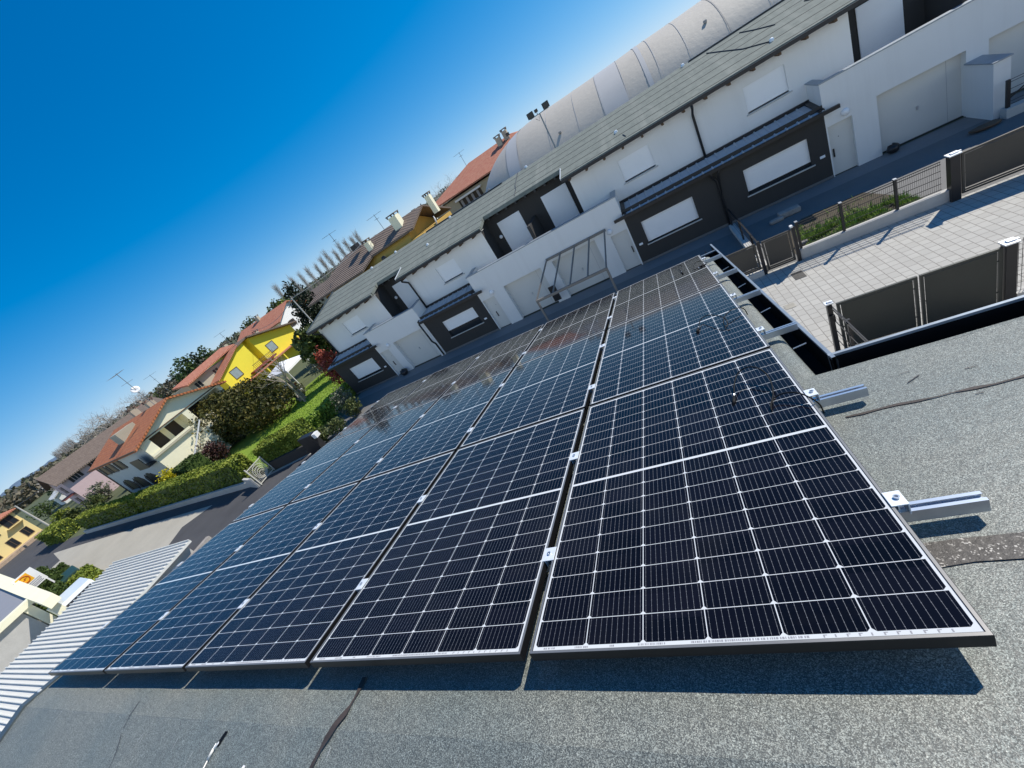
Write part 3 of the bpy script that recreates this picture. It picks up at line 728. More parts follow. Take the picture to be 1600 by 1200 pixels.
# skirt roofs over the anthracite fronts
for a, b, o0, o1 in ((-24.7, -20.0, 0, .45), (-15.55, -11.1, .0, .5), (-2.0, 6.37, .45, .45), (15.5, 24, .4, .4)):
    m = MB(); y0, z0, y1, z1 = 20.80, 2.80, UY, 3.02
    m.add([(a, y0, z0), (b, y0, z0), (b, y1, z1), (a, y1, z1), (a, y0, z0-.06), (b, y0, z0-.06), (b, y1, z1-.06), (a, y1, z1-.06)],
          [(0,1,2,3), (7,6,5,4), (0,4,5,1), (1,5,6,2), (3,7,4,0)])
    n = int((b-a)/.40)
    for k in range(n+1):
        x = a+.06+(b-a-.12)*k/n
        m.prism([(x-.045, y0, z0+.001), (x+.045, y0, z0+.001), (x+.022, y0, z0+.042), (x-.022, y0, z0+.042)], (0, y1-y0, z1-z0))
    s_ = m.build("skirt_roof", "skirt_sheet", te)
    m = MB(); m.box(a, b, UY-.11, UY-.003, 3.0, 3.14); m.build("skirt_flashing", "dark_metal", s_)
    m = MB(); m.box(a-o0, b+o1, 20.66, 20.795, 2.66, 2.80); m.build("skirt_gutter", "dark_metal", s_)
    for x in ((a, b) if o0 else (b,)):
        m = MB(); sg = 1 if x == b else -1; m.bar((x-sg*.10, 20.80, 2.84), (x-sg*.10, UY-.1, 3.055), .2, .06); m.build("skirt_end_flashing", "dark_metal", s_)
m = MB(); m.bar((-15.6, 20.78, 2.80), (-15.6, UY-.1, 3.05), .10, .09); m.build("verge_trim", "dark_metal", te)
# downpipes
for x, down in ((2.2, 1), (-15.38, 1), (-24.3, 0)):
    m = MB(); m.tube([(x, EY-.1, EZ-.2), (x, EY-.1, EZ-.32), (x, UY-.12, 5.0), (x, UY-.09, 4.9), (x, UY-.09, 3.03)], .055, 8); m.build("downpipe", "dark_metal", te, smooth=True)
m = MB(); m.tube([(2.05, 20.74, 2.68), (2.05, 20.9, 2.45), (2.2, FY-.07, 2.2), (2.2, FY-.07, .05)], .05, 8); m.tube([(2.4, 20.74, 2.68), (2.3, 20.9, 2.42), (2.22, FY-.07, 1.55)], .04, 8); m.build("downpipe", "dark_metal", te, smooth=True)
m = MB(); m.tube([(-15.6, 20.74, 2.7), (-15.6, 20.75, 1.55), (-15.72, 20.9, 1.25), (-15.6, FY-.07, 1.0), (-15.6, FY-.07, .05)], .055, 8); m.build("downpipe", "dark_metal", te, smooth=True)
# openings
def shutter(a, b, z0, z1, y, zb=None, sill=True):
    zb = zb if zb is not None else z0+.06
    m = MB(); m.box(a, b, y, y+.03, zb, z1); z = zb+.01
    while z < z1-.03: m.box(a+.01, b-.01, y-.006, y, z, z+.040); z += .048
    s_ = m.build("roller_shutter", "shutter_white", te)
    if zb > z0+.1:
        g = MB(); g.box(a, b, y+.04, y+.05, z0, zb); g.build("pane", "window_glass", s_)
    if sill:
        k = MB(); k.box(a-.08, b+.1, y-.16, y-.0 if False else y-.005, z0-.05, z0-.003); k.build("sill", "concrete_wall", s_)
    return s_
shutter(3.26, 5.71, .90, 2.06, FY+.10, 1.05); shutter(-1.36, 1.09, .90, 2.06, FY+.10); shutter(-14.3, -11.83, .90, 2.06, FY+.10, 1.32); shutter(-23.3, -20.8, .90, 2.06, FY+.10, 1.03); shutter(16.2, 18.6, .90, 2.06, FY+.10)
for a, b in ((-22.15, -20.55), (-13.25, -11.78), (-1.38, .14), (4.24, 5.8), (16.2, 17.7)): shutter(a, b, 3.80, 4.87, UY+.085)
for a, b, ops in WHITE:
    for k, p, q in ops:
        if k == "g":
            m = MB(); m.box(p, q, FY+.30, FY+.34, .0, 2.32)
            m.box(p, q, FY+.292, FY+.30, 0, .035)
            g = m.build("garage_door", "door_white", te)
            m = MB(); m.box((p+q)/2-.03, (p+q)/2+.03, FY+.26, FY+.299, 1.02, 1.16); m.build("handle", "galvanised", g)
            m = MB(); m.box(q-.42, q-.412, FY+.297, FY+.2995, .03, 2.3); m.build("wicket_joint", "sign_grey", g)
            m = MB(); m.box(p, q, FY+.2, FY+.299, .002, .02); m.build("threshold", "dark_metal", g)
        else:
            m = MB(); m.box(p, q, FY+.14, FY+.19, .02, 2.08)
            d = m.build("entry_door", "door_white", te)
            hx = p+.12 if p in (6.42,) else q-.12
            if p < -10.5: hx = q-.5
            m = MB(); m.box(hx-.025, hx+.025, FY+.10, FY+.139, .78, 1.12); m.build("handle", "dark_metal", d)
            m = MB(); m.lathe([(0, 0), (.015, 0)], (0, 0, 0), 8) if False else m.box(hx+.22, hx+.245, FY+.132, FY+.139, 1.5, 1.53); m.build("peephole", "dark_metal", d)
for x in (7.05, -2.85, -10.2, -18.9, 14.5):
    m = MB(); m.lathe([(.0, -.02), (.14, -.02), (.14, .03), (.1, .075), (0, .09)], (0, 0, 0), 16)
    m.v = [Vector((x+p.x, FY-.02-p.z, 2.33+p.y)) for p in m.v]; m.build("wall_lamp", "shutter_white", te, smooth=True)
for x, z, y in ((-8.95, 4.35, LY-.02), (-17.9, 4.35, LY-.02), (8.4, 4.35, LY-.02)):
    m = MB(); m.lathe([(.0, -.02), (.11, -.02), (.11, .03), (.08, .075), (0, .09)], (0, 0, 0), 12)
    m.v = [Vector((x+p.x, y-p.z, z+p.y)) for p in m.v]; m.build("wall_lamp", "shutter_white", te, smooth=True)
for x in (6.1, -1.72, -11.5, -20.35):
    m = MB(); m.box(x-.09, x+.09, FY-.03, FY-.002, 1.0, 1.1); m.box(x-.05, x+.05, FY-.034, FY-.03, 1.03, 1.07); m.build("doorbell_plate", "shutter_white", te)
for a, b, _ in DARK: MB().box(a, b, FY-.03, FY-.003, .02, .12).build("plinth", "yard_paving", te)

# ------------------------------------------------------------------ in front of the terrace
pg = thing("pergola", "grey brown metal pergola frame over the double garage", "pergola", (-4.8, 19.7, 0))
px0, px1, py0, pzr, pzf = -6.42, -3.0, 18.75, 2.55, 1.95
px0f, px1f = -7.12, -3.28
m = MB(); m.bar((px0, FY-.08, 2.55), (px1, FY-.08, 2.55), .10, .12); m.build("wall_beam", "pergola_paint", pg)
m = MB(); m.bar((-7.3, 18.75, 1.42), (-3.35, 18.75, 1.42), .10, .13); m.build("front_beam", "pergola_paint", pg)
for k in range(5):
    t = k/4; m = MB(); m.bar((px0+.05+(px1-px0-.1)*t, FY-.10, 2.57), (-7.27+(3.87)*t, 18.75, 1.46), .06, .07); m.build("rafter", "pergola_paint", pg)
for x in (-7.25, -3.4):
    m = MB(); m.bar((x, 18.75, 0), (x, 18.75, 1.36), .10, .10, (0,1,0)); m.build("post", "pergola_paint", pg)

gw = tag(MB().box(3.27, 7.22, 15.02, 15.2, 0, .37).build("low_wall", "concrete_wall", world=T(5.2, 15.1), bevel=.01), "low pale concrete wall between the lane and the grass bed", "wall")
fe = thing("railing_fence", "dark railing with wire mesh on the low concrete wall", "fence", (5.2, 15.11, .37))
for x in (4.58, 5.98, 3.34):
    m = MB(); m.box(x-.035, x+.035, 15.08, 15.15, .37, 1.36); p = m.build("post", "dark_metal", fe)
    m = MB(); m.box(x-.042, x+.042, 15.07, 15.16, 1.36, 1.385); m.build("post_cap", "galvanised", p)
m = MB()
for z in (1.30, 1.22, 1.02, .82, .62, .44): m.bar((3.36, 15.13, z), (7.06, 15.13, z), .016, .016 if z < 1.2 else .024)
x = 3.4
while x < 7.06: m.bar((x, 15.14, .42), (x, 15.14, 1.3), .005, .005); x += .05
m.build("mesh", "dark_metal", fe)
def gate_leaf(par, x0, x1, y, z0, z1, sl=True, name="leaf", mt="gate_brown"):
    m = MB(); st = .06
    m.box(x0, x0+st, y-.025, y+.025, z0, z1); m.box(x1-st, x1, y-.025, y+.025, z0, z1); m.box(x0+st, x1-st, y-.025, y+.025, z1-st, z1)
    zz = z0
    for k in range(2 if sl else 1): m.box(x0+st, x1-st, y-.025, y+.025, zz, zz+.045); zz += .075
    m.box(x0+st+.02, x1-st-.02, y-.008, y+.008, zz+.0, z1-st-.02)
    m.bar((x0+st, y, (z0+z1)/2), (x0+st+.03, y, (z0+z1)/2), .02, .02); m.bar((x1-st-.03, y, z1-.3), (x1-st, y, z1-.3), .02, .02); m.bar((x1-st-.03, y, z0+.35), (x1-st, y, z0+.35), .02, .02); m.bar(((x0+x1)/2, y, z1-st-.03), ((x0+x1)/2, y, z1-st), .02, .02)
    return m.build(name, mt, par)
def post(par, x, y, z0, z1, s=.09, cap=True):
    m = MB(); m.box(x-s, x+s, y-s, y+s, z0, z1); p = m.build("post", "dark_metal", par)
    if cap:
        m = MB(); m.box(x-s-.03, x+s+.03, y-s-.02, y+s+.02, z1, z1+.03); m.box(x-s*.6, x+s*.9, y-s*.5, y+s*.5, z1+.03, z1+.06); m.box(x+s*.2, x+s*1.6, y-.03, y+.02, z1+.012, z1+.05); m.build("hinge_plate", "bright_zinc", p)
    return p
dg = thing("driveway_gate", "long anthracite gate panel beside the low wall, closing the garage yard", "gate", (9.9, 15.0, 0))
post(dg, 7.29, 15.02, 0, 1.40, .11)
gate_leaf(dg, 7.46, 9.72, 15.0, .12, 1.36); gate_leaf(dg, 9.78, 12.3, 15.0, .12, 1.36); post(dg, 12.45, 15.02, 0, 1.4, .11)
wg = thing("pedestrian_gate", "small anthracite gate beside the grass bed railing", "gate", (2.65, 15.0, 0))
post(wg, 3.2, 15.0, 0, 1.30, .05, False); post(wg, 2.14, 15.0, 0, 1.30, .05, False); gate_leaf(wg, 2.24, 3.10, 15.0, .10, 1.24)
m = MB(); m.box(3.12, 3.2, 14.94, 15.06, 1.30, 1.36); m.build("latch", "bright_zinc", wg)
sg = thing("sheet_fence", "anthracite sheet fence panel left of the small gate", "fence", (1.2, 15.0, 0))
gate_leaf(sg, .3, 2.05, 15.0, .25, 1.26, name="sheet")
m = MB(); m.box(-2.5, 2.08, 14.92, 15.08, 0, .2); m.build("footing", "concrete_wall", sg)
yr = thing("yard_railing", "thin dark railing dividing the terrace yards", "railing", (2.25, 17.9, 0))
m = MB(); m.bar((2.2, 15.1, 1.02), (2.2, 20.3, 1.02), .03, .03); m.bar((2.26, 15.1, .95), (2.26, 20.3, .95), .02, .02)
for z in (.3, .5, .7): m.bar((2.2, 15.1, z), (2.2, 20.3, z), .01, .01)
m.build("rail", "dark_metal", yr)
for y in (16.4, 18.2, 20.25):
    m = MB(); m.box(2.17, 2.23, y-.03, y+.03, 0, 1.05); m.build("post", "dark_metal", yr)
m = MB(); m.box(2.08, 2.32, 15.2, 20.4, 0, .22); m.build("kerb", "concrete_wall", yr)
# planted bed
structure(MB().add([(3.25,15.25,.006),(7.0,15.25,.006),(7.0,15.9,.006),(6.3,18.3,.006),(4.3,18.3,.006),(3.25,17.2,.006)],[(0,1,2,3,4,5)]), "soil_bed", "soil")
rng = random.Random(4); m = MB()
for i in range(9000):
    x = rng.uniform(3.7, 6.75); y = 15.35+abs(rng.gauss(0, .7)); 
    if y > 18.2 or x > 7.0-(y-15.9)*.3 or mnoise.noise(Vector((x*1.6, y*1.6, 0))) < -.22+(.5 if x > 6 else 0): continue
    h = rng.uniform(.06, .24); a = rng.random()*6.28; l = rng.uniform(.04, .18); wd_ = rng.uniform(.010, .026)
    d = Vector((math.cos(a), math.sin(a), 0)); s_ = Vector((-d.y, d.x, 0))*wd_; p = Vector((x, y, .005))
    q = p+d*l+Vector((0, 0, h)); m.add([p-s_, p+s_, q+s_*.3, q-s_*.3], [(0,1,2,3)])
tag(m.build("grass", "garden_leaf"), "patch of green grass and weeds behind the railing", "grass", kind="stuff")
for k, (x, y, s_, lab) in enumerate(((4.15, 19.2, .30, "pale stone trough beside the dark front wall"), (3.62, 19.0, .2, "small grey stone block next to the trough"), (3.6, 16.1, .16, "white rounded stone in the grass bed corner"))):
    m = MB(); m.box(-s_*1.3, s_*1.3, -s_*.6, s_*.6, 0, s_*.8)
    tag(m.build("garden_stone", "stone", world=T(x, y, 0, .1*k), xf=T(x, y, 0, .1*k), bevel=.05), lab, "stone")
for x, y, a, b, lab in ((2.86, 14.05, .16, .26, "dark cast iron drain cover near the small gate"), (2.1, 12.4, .14, .14, "pale square drain cover in the lane paving")):
    m = MB(); m.box(-a, a, -b, b, .0, .008)
    for i in range(-3, 4): m.box(a*i/4-.006, a*i/4+.006, -b*.85, b*.85, .008, .011)
    tag(m.build("drain_cover", "manhole_iron" if "dark" in lab else "concrete_ground", world=T(x, y, .002), xf=T(x, y, .002)), lab, "drain cover")
dw = thing("dividing_wall", "short white dividing wall with dark capping beside the right garage", "wall", (10.85, 20.2, 0))
m = MB(); m.box(10.62, 11.05, 19.6, FY, 0, 1.86); m.build("wall", "white_render", dw)
m = MB(); m.box(10.58, 11.09, 19.56, FY, 1.86, 1.90); m.build("coping", "gutter_sheet", dw)
df = thing("yard_fence", "dark railing fence on a kerb beside the dividing wall", "fence", (12, 19.3, 0))
m = MB(); m.box(10.75, 14, 19.2, 19.5, 0, .32); m.build("kerb", "concrete_wall", df)
for x in (10.85, 11.75, 12.65):
    m = MB(); m.box(x-.045, x+.045, 19.3, 19.39, .32, 1.22); m.build("post", "dark_metal", df)
m = MB()
for z in (1.2, 1.12, .9, .7, .5, .4): m.bar((10.85, 19.34, z), (13.5, 19.34, z), .014, .014)
m.bar((10.88, 19.34, .6), (11.75, 19.34, 1.12), .03, .03); m.build("rail", "dark_metal", df)
def lump(name, loc, rx, ry, rz, mtl, lab, cat, seed=1, amp=.25):
    m = MB(); rng = random.Random(seed); n = 10
    prof = [(math.sin(math.pi*k/8), 1-math.cos(math.pi*k/8)) for k in range(9)]
    m.lathe([(max(r, .001), z/2) for r, z in prof], (0, 0, 0), n)
    m.v = [Vector((p.x*rx, p.y*ry, p.z*rz))*(1+amp*mnoise.noise(p*2.1+Vector((seed, 0, 0)))) for p in m.v]
    W = T(*loc); return tag(m.build(name, mtl, world=W, xf=W, smooth=True), lab, cat)
lump("garden_hose", (10.2, 19.2, 0), .42, .22, .16, "wood", "dark brownish bundle lying at the foot of the yard fence", "bundle", 3)
lump("rubbish_bag", (8.3, 20.75, 0), .22, .2, .35, "dark_metal", "dark bag beside the right-hand garage door", "bag", 4)
lump("rubbish_bag", (-19.0, 20.6, 0), .3, .25, .45, "dark_metal", "dark bag by the far left garage door", "bag", 5)
m = MB(); m.box(-.2, .2, -.05, .05, 0, .9); W = T(-6.75, 20.5, .35); tag(m.build("letter_box", "dark_metal", world=W, xf=W), "dark meter box on the pier between the middle garages", "box")

# near double gate of our own yard, with its side railing
ng = thing("double_gate", "anthracite double leaf gate in the lane below the roof edge", "gate", (3.9, 9.45, 0))
gate_leaf(ng, 2.44, 3.92, 9.45, .1, 1.52, False, mt="anthracite_sheet"); gate_leaf(ng, 3.96, 5.28, 9.45, .1, 1.52, False, mt="anthracite_sheet")
post(ng, 2.31, 9.5, 0, 1.55, .05); post(ng, 5.39, 9.47, 0, 1.56, .085)
m = MB()
for z in (1.5, 1.42): m.bar((2.34, 9.45, z), (2.42, 6.0, z), .02, .02)
for z in (.2, .5, .8, 1.1): m.bar((2.34, 9.45, z), (2.42, 6.0, z), .014, .014)
m.box(2.37, 2.43, 8.7, 8.76, 0, 1.5); m.build("side_railing", "dark_metal", ng)
m = MB(); m.box(2.25, 2.37, 9.40, 9.46, 1.05, 1.25); m.build("intercom", "dark_metal", ng)
mf = thing("mesh_fence", "dark wire mesh fence right of the double gate", "fence", (7.5, 9.5, 0))
m = MB(); x = 5.55
while x < 10: m.bar((x, 9.5, .3), (x, 9.5, 1.55), .007, .007); x += .06
z = .3
while z < 1.56: m.bar((5.5, 9.5, z), (10, 9.5, z), .007, .007); z += .2
m.build("mesh", "dark_metal", mf)
m = MB(); m.box(5.5, 10, 9.4, 9.6, 0, .3); m.build("kerb", "concrete_wall", mf)

# ------------------------------------------------------------------ vegetation helpers
def crown_mesh(blobs, n, size, seed, flat=.0, gap=.35, shell=.55):
    m = MB(); rng = random.Random(seed); tot = sum(b[3]*b[4]*b[5] for b in blobs); k = 0
    for (cx, cy, cz, rx, ry, rz) in blobs:
        nn = int(n*rx*ry*rz/tot); i = 0; tries = 0
        while i < nn and tries < nn*6:
            tries += 1
            v = Vector((rng.gauss(0,1), rng.gauss(0,1), rng.gauss(0,1))).normalized()*(shell+(1.06-shell)*rng.random()**.7)
            p = Vector((cx+v.x*rx, cy+v.y*ry, cz+v.z*rz))
            q = mnoise.noise(p*(1.3/max(.35, size*3))+Vector((seed, 0, 0)))
            if q < -.12+gap*(rng.random()-.5): continue
            p += Vector((cx*0, 0, 0))+ v*q*.25*min(rx, rz)
            m.leaf(p, size*rng.uniform(.6, 1.3), rng, flat); i += 1
    return m
def tree(name, label, cat, x, y, blobs, n, size, mtl, trunk=None, tm="bark", group=None, seed=1, flat=.0, z=0, shell=.55):
    r = thing(name, label, cat, (x, y, z), 0, group); W = WM[r.name]
    if trunk:
        m = MB(); h, rad = trunk; rng = random.Random(seed)
        m.tube([(0, 0, 0), (rng.uniform(-.1, .1)*h*.3, 0, h*.5), (rng.uniform(-.1, .1)*h*.4, rng.uniform(-.1, .1)*h*.3, h)], [rad, rad*.75, rad*.4], 7)
        for b in blobs[:6]:
            a = Vector((0, 0, h*rng.uniform(.45, .8))); m.tube([a, (a+Vector(b[:3]))/2+Vector((0, 0, .1)), Vector(b[:3])], [rad*.4, rad*.28, rad*.12], 5)
        m.build("trunk", tm, r, xf=W)
    crown_mesh(blobs, n, size, seed, flat, shell=shell).build("crown", mtl, r, xf=W)
    return r
def hedge(label, p0, p1, wdt, h, n, size, mtl, seed, z0=0, name="hedge", group=None, ztop=.12):
    a, b = Vector((*p0, 0)), Vector((*p1, 0)); c = (a+b)/2; d = (b-a); L = d.length; an = math.atan2(d.y, d.x)
    r = thing(name, label, "hedge", (c.x, c.y, z0), an, group); W = WM[r.name]; rng = random.Random(seed)
    core = MB(); core.box(-L/2+.05, L/2-.05, -wdt/2+.06, wdt/2-.06, 0, h-.06); core.build("inner_twigs", "hedge_dark", r, xf=W)
    m = MB()
    for i in range(n):
        f = rng.random(); x = rng.uniform(-L/2, L/2)
        bump_ = .10*mnoise.noise(Vector((x*.7, seed, 0)))+.05*mnoise.noise(Vector((x*2.3, seed, 1)))
        if f < .42: p = (x, rng.uniform(-wdt/2, wdt/2), h+bump_+rng.gauss(0, .045))
        elif f < .9: p = (x, (-1 if rng.random() < .75 else 1)*(wdt/2+bump_*.6+rng.gauss(0, .04)), rng.uniform(0.02, h))
        else: p = ((-1 if rng.random() < .5 else 1)*(L/2+rng.gauss(0, .04)), rng.uniform(-wdt/2, wdt/2), rng.uniform(0, h))
        m.leaf(p, size*rng.uniform(.7, 1.3), rng)
    m.build("foliage", mtl, r, xf=W); return r
def shrub(name, label, x, y, rx, ry, h, n, size, mtl, seed, cat="shrub", z=0, group=None, shell=.3):
    r = thing(name, label, cat, (x, y, z), 0, group); W = WM[r.name]; rng = random.Random(seed)
    bl = [(rng.uniform(-.35, .35)*rx, rng.uniform(-.35, .35)*ry, h*rng.uniform(.4, .65), rx*rng.uniform(.5, .75), ry*rng.uniform(.5, .75), h*rng.uniform(.35, .5)) for k in range(4)]
    m = MB()
    for k in range(7):
        b = bl[k % 4]; m.tube([(rng.uniform(-.1, .1), rng.uniform(-.1, .1), 0), (b[0]*.7, b[1]*.7, b[2]*.6), (b[0]+rng.uniform(-.3, .3)*rx, b[1]+rng.uniform(-.3, .3)*ry, b[2]+b[5]*.6)], [.03, .02, .008], 4)
    m.build("stem", "bark", r, xf=W)
    crown_mesh(bl, n, size, seed, shell=shell).build("foliage", mtl, r, xf=W); return r
def branch(m, p, d, L, rad, depth, rng, spread, up, nseg=3, kids=(3, 5)):
    pts = [p]; q = p.copy(); dd = d.copy()
    for i in range(nseg):
        dd = (dd+Vector((rng.gauss(0, .12), rng.gauss(0, .12), rng.gauss(0, .08)+up))).normalized(); q = q+dd*L/nseg; pts.append(q.copy())
    m.tube(pts, [rad*(1-.7*i/nseg) for i in range(nseg+1)], 3 if depth < 2 else 5, cap=False)
    if depth == 0: return
    for k in range(rng.randint(*kids)):
        t = rng.uniform(.35, 1); i = min(int(t*nseg), nseg-1); b = pts[i]+(pts[i+1]-pts[i])*(t*nseg-i)
        o = Vector((rng.gauss(0,1), rng.gauss(0,1), rng.gauss(0,.5))).normalized()
        branch(m, b, (dd*(1-spread)+o*spread).normalized(), L*rng.uniform(.45, .7), rad*.45, depth-1, rng, spread, up, max(2, nseg-1), kids)
def bare_tree(label, x, y, h, seed, rad=None, depth=4, name="bare_tree", group=None, spread=.55, up=.06, stem=.35, kids=(3, 5), mt="twig"):
    r = thing(name, label, "tree", (x, y, 0), 0, group); W = WM[r.name]; rng = random.Random(seed); rad = rad or h*.022
    m = MB(); m.tube([(0,0,0), (0,0,h*stem*.5), (.03*h*rng.uniform(-1,1),0,h*stem)], [rad*1.3, rad*1.1, rad], 6); m.build("trunk", mt, r, xf=W)
    m = MB(); p = Vector((.0, 0, h*stem*.96))
    for k in range(5): branch(m, p, Vector((rng.gauss(0,.5), rng.gauss(0,.5), 1)).normalized(), h*.42, rad*.6, depth-1, rng, spread, up, 3, kids)
    m.build("crown", mt, r, xf=W); return r
def poplar(label, x, y, h, seed, group):
    r = thing("poplar_tree", label, "tree", (x, y, 0), 0, group); W = WM[r.name]; rng = random.Random(seed)
    MB().tube([(0,0,0), (0,0,h*.5), (0,0,h)], [h*.012, h*.008, .02], 5).build("trunk", "twig", r, xf=W)
    m = MB()
    for k in range(240):
        z = h*(.12+.76*rng.random()**.9); a = rng.random()*6.28; L = h*.23*(1-.3*z/h)*rng.uniform(.6, 1.2); sp = rng.uniform(.2, .58)
        d = Vector((math.cos(a)*sp, math.sin(a)*sp, 1)).normalized(); p = Vector((0, 0, z)); e = p+d*L
        m.tube([p, p+d*L*.5+Vector((math.cos(a), math.sin(a), 0))*.07*L, e], [.022, .018, .009], 3, cap=False)
        for q in range(3):
            b = p+d*L*rng.uniform(.2, .95); dd = (d+Vector((rng.gauss(0,.35), rng.gauss(0,.35), .25))).normalized(); m.tube([b, b+dd*L*.55], [.013, .006], 3, cap=False)
    m.build("crown", "twig", r, xf=W); return r

# ------------------------------------------------------------------ houses
def window(par, W, face, plane, u, z, wd, h, style="pane", fr="white_paint"):
    def B(m, du0, du1, dz0, dz1, o0, o1):      # o: outward offset
        s_ = 1 if face[0] == '+' else -1; a, b = sorted((plane+s_*o0, plane+s_*o1))
        if face[1] == 'x': m.box(a, b, u+du0, u+du1, z+dz0, z+dz1)
        else: m.box(u+du0, u+du1, a, b, z+dz0, z+dz1)
    m = MB(); t = .07
    B(m, -wd/2-t, wd/2+t, h, h+t, .0, .05); B(m, -wd/2-t, wd/2+t, -t, 0, .0, .08); B(m, -wd/2-t, -wd/2, 0, h, 0, .05); B(m, wd/2, wd/2+t, 0, h, 0, .05)
    w_ = m.build("window", fr, par, xf=W)
    m = MB(); B(m, -wd/2, wd/2, 0, h, .0, .015); m.build("pane", {"shut": "brown_shutter", "curtain": "window_curtain"}.get(style, "window_glass"), w_, xf=W)
    if style != "curtain":
        m = MB(); B(m, -.03, .03, 0, h, .015, .035); m.build("mullion", fr, w_, xf=W)
    if style == "shutters":
        for s in (-1, 1):
            m = MB(); c = s*(wd/2+t+wd*.25); B(m, c-wd*.25, c+wd*.25, -.02, h+.02, .005, .05); m.build("shutter", "brown_shutter", w_, xf=W)
    return w_
def arch_window(par, W, plane, u, z, wd, h):
    n = 8; prof = [(-wd/2, 0), (wd/2, 0)]+[(wd/2*math.cos(math.pi*k/n), h-wd*.3+wd*.3*math.sin(math.pi*k/n)) for k in range(n+1)]
    m = MB(); m.prism([(u+a, plane-.02, z+b) for a, b in prof], (0, .019, 0)); w_ = m.build("window", "window_dark", par, xf=W)
    for s in (-1, 1):
        m = MB(); c = u+s*(wd/2+wd*.26)
        m.prism([(c-wd*.24, plane-.055, z), (c+wd*.24, plane-.055, z), (c+wd*.24, plane-.055, z+h-wd*.3*(1 if s > 0 else .2)), (c-wd*.24, plane-.055, z+h-wd*.3*(.2 if s > 0 else 1))], (0, .05, 0)); m.build("shutter", "brown_shutter", w_, xf=W)
    m = MB(); m.box(u-wd*.6, u+wd*.6, plane-.12, plane-.003, z-.1, z-.003); m.build("sill", "concrete_wall", w_, xf=W)
def gable_roof(r, W, x0, x1, y0, y1, h, rise, ax, ov, mtl, th=.18, trim="wood", mid=None):
    m = MB()
    def q(a, b, c, d): m.add([a, b, c, d, *(Vector(p)-Vector((0,0,th)) for p in (a, b, c, d))], [(0,1,2,3),(7,6,5,4),(0,4,5,1),(1,5,6,2),(2,6,7,3),(3,7,4,0)])
    if ax == 'x':
        ym = mid if mid is not None else (y0+y1)/2; k0 = rise/(ym-y0); k1 = rise/(y1-ym)
        q((x0-ov, y0-ov, h-ov*k0), (x1+ov, y0-ov, h-ov*k0), (x1+ov, ym, h+rise), (x0-ov, ym, h+rise))
        q((x1+ov, y1+ov, h-ov*k1), (x0-ov, y1+ov, h-ov*k1), (x0-ov, ym, h+rise), (x1+ov, ym, h+rise))
    else:
        xm = (x0+x1)/2; k = rise/(x1-xm)
        q((x0-ov, y1+ov, h-ov*k), (x0-ov, y0-ov, h-ov*k), (xm, y0-ov, h+rise), (xm, y1+ov, h+rise))
        q((x1+ov, y0-ov, h-ov*k), (x1+ov, y1+ov, h-ov*k), (xm, y1+ov, h+rise), (xm, y0-ov, h+rise))
    return m.build("roof", mtl, r, xf=W)
def hip_roof(r, W, x0, x1, y0, y1, h, rise, ov, mtl):
    m = MB(); a, b, c, d = x0-ov, x1+ov, y0-ov, y1+ov; w2 = min(b-a, d-c)/2
    if b-a >= d-c: p, q = (a+w2, (c+d)/2, h+rise), (b-w2, (c+d)/2, h+rise); fs = [(0,1,5,4),(2,3,4,5),(1,2,5),(3,0,4)]
    else: p, q = ((a+b)/2, c+w2, h+rise), ((a+b)/2, d-w2, h+rise); fs = [(1,2,5,4),(3,0,4,5),(0,1,4),(2,3,5)]
    m.add([(a,c,h),(b,c,h),(b,d,h),(a,d,h),p,q,(a,c,h-.18),(b,c,h-.18),(b,d,h-.18),(a,d,h-.18)], fs+[(6,7,1,0),(7,8,2,1),(8,9,3,2),(9,6,0,3),(9,8,7,6)])
    return m.build("roof", mtl, r, xf=W)
def gable_walls(r, W, x0, x1, y0, y1, h, rise, ax, mtl, mid=None):
    m = MB(); m.box(x0, x1, y0, y1, 0, h-.02)
    if ax == 'x':
        ym = mid if mid is not None else (y0+y1)/2
        for x in (x0, x1): m.add([(x, y0, h-.02), (x, y1, h-.02), (x, ym, h+rise-.2)], [(0,1,2)])
    else:
        xm = (x0+x1)/2
        for y in (y0, y1): m.add([(x0, y, h-.02), (x1, y, h-.02), (xm, y, h+rise-.2)], [(0,1,2)])
    return m.build("wall", mtl, r, xf=W)
def chimney(par, W, x, y, z, h, s=.35, mtl="beige_wall", name="chimney", cap="clay_brown"):
    m = MB(); m.box(x-s, x+s, y-s, y+s, z-.6, z+h); c = m.build(name, mtl, par, xf=W)
    m = MB(); m.box(x-s-.1, x+s+.1, y-s-.1, y+s+.1, z+h+.18, z+h+.28)
    for a in (-1, 1):
        for b in (-1, 1): m.box(x+a*s-.06, x+a*s+.06, y+b*s-.06, y+b*s+.06, z+h, z+h+.18)
    m.build("chimney_cap", cap, c, xf=W)
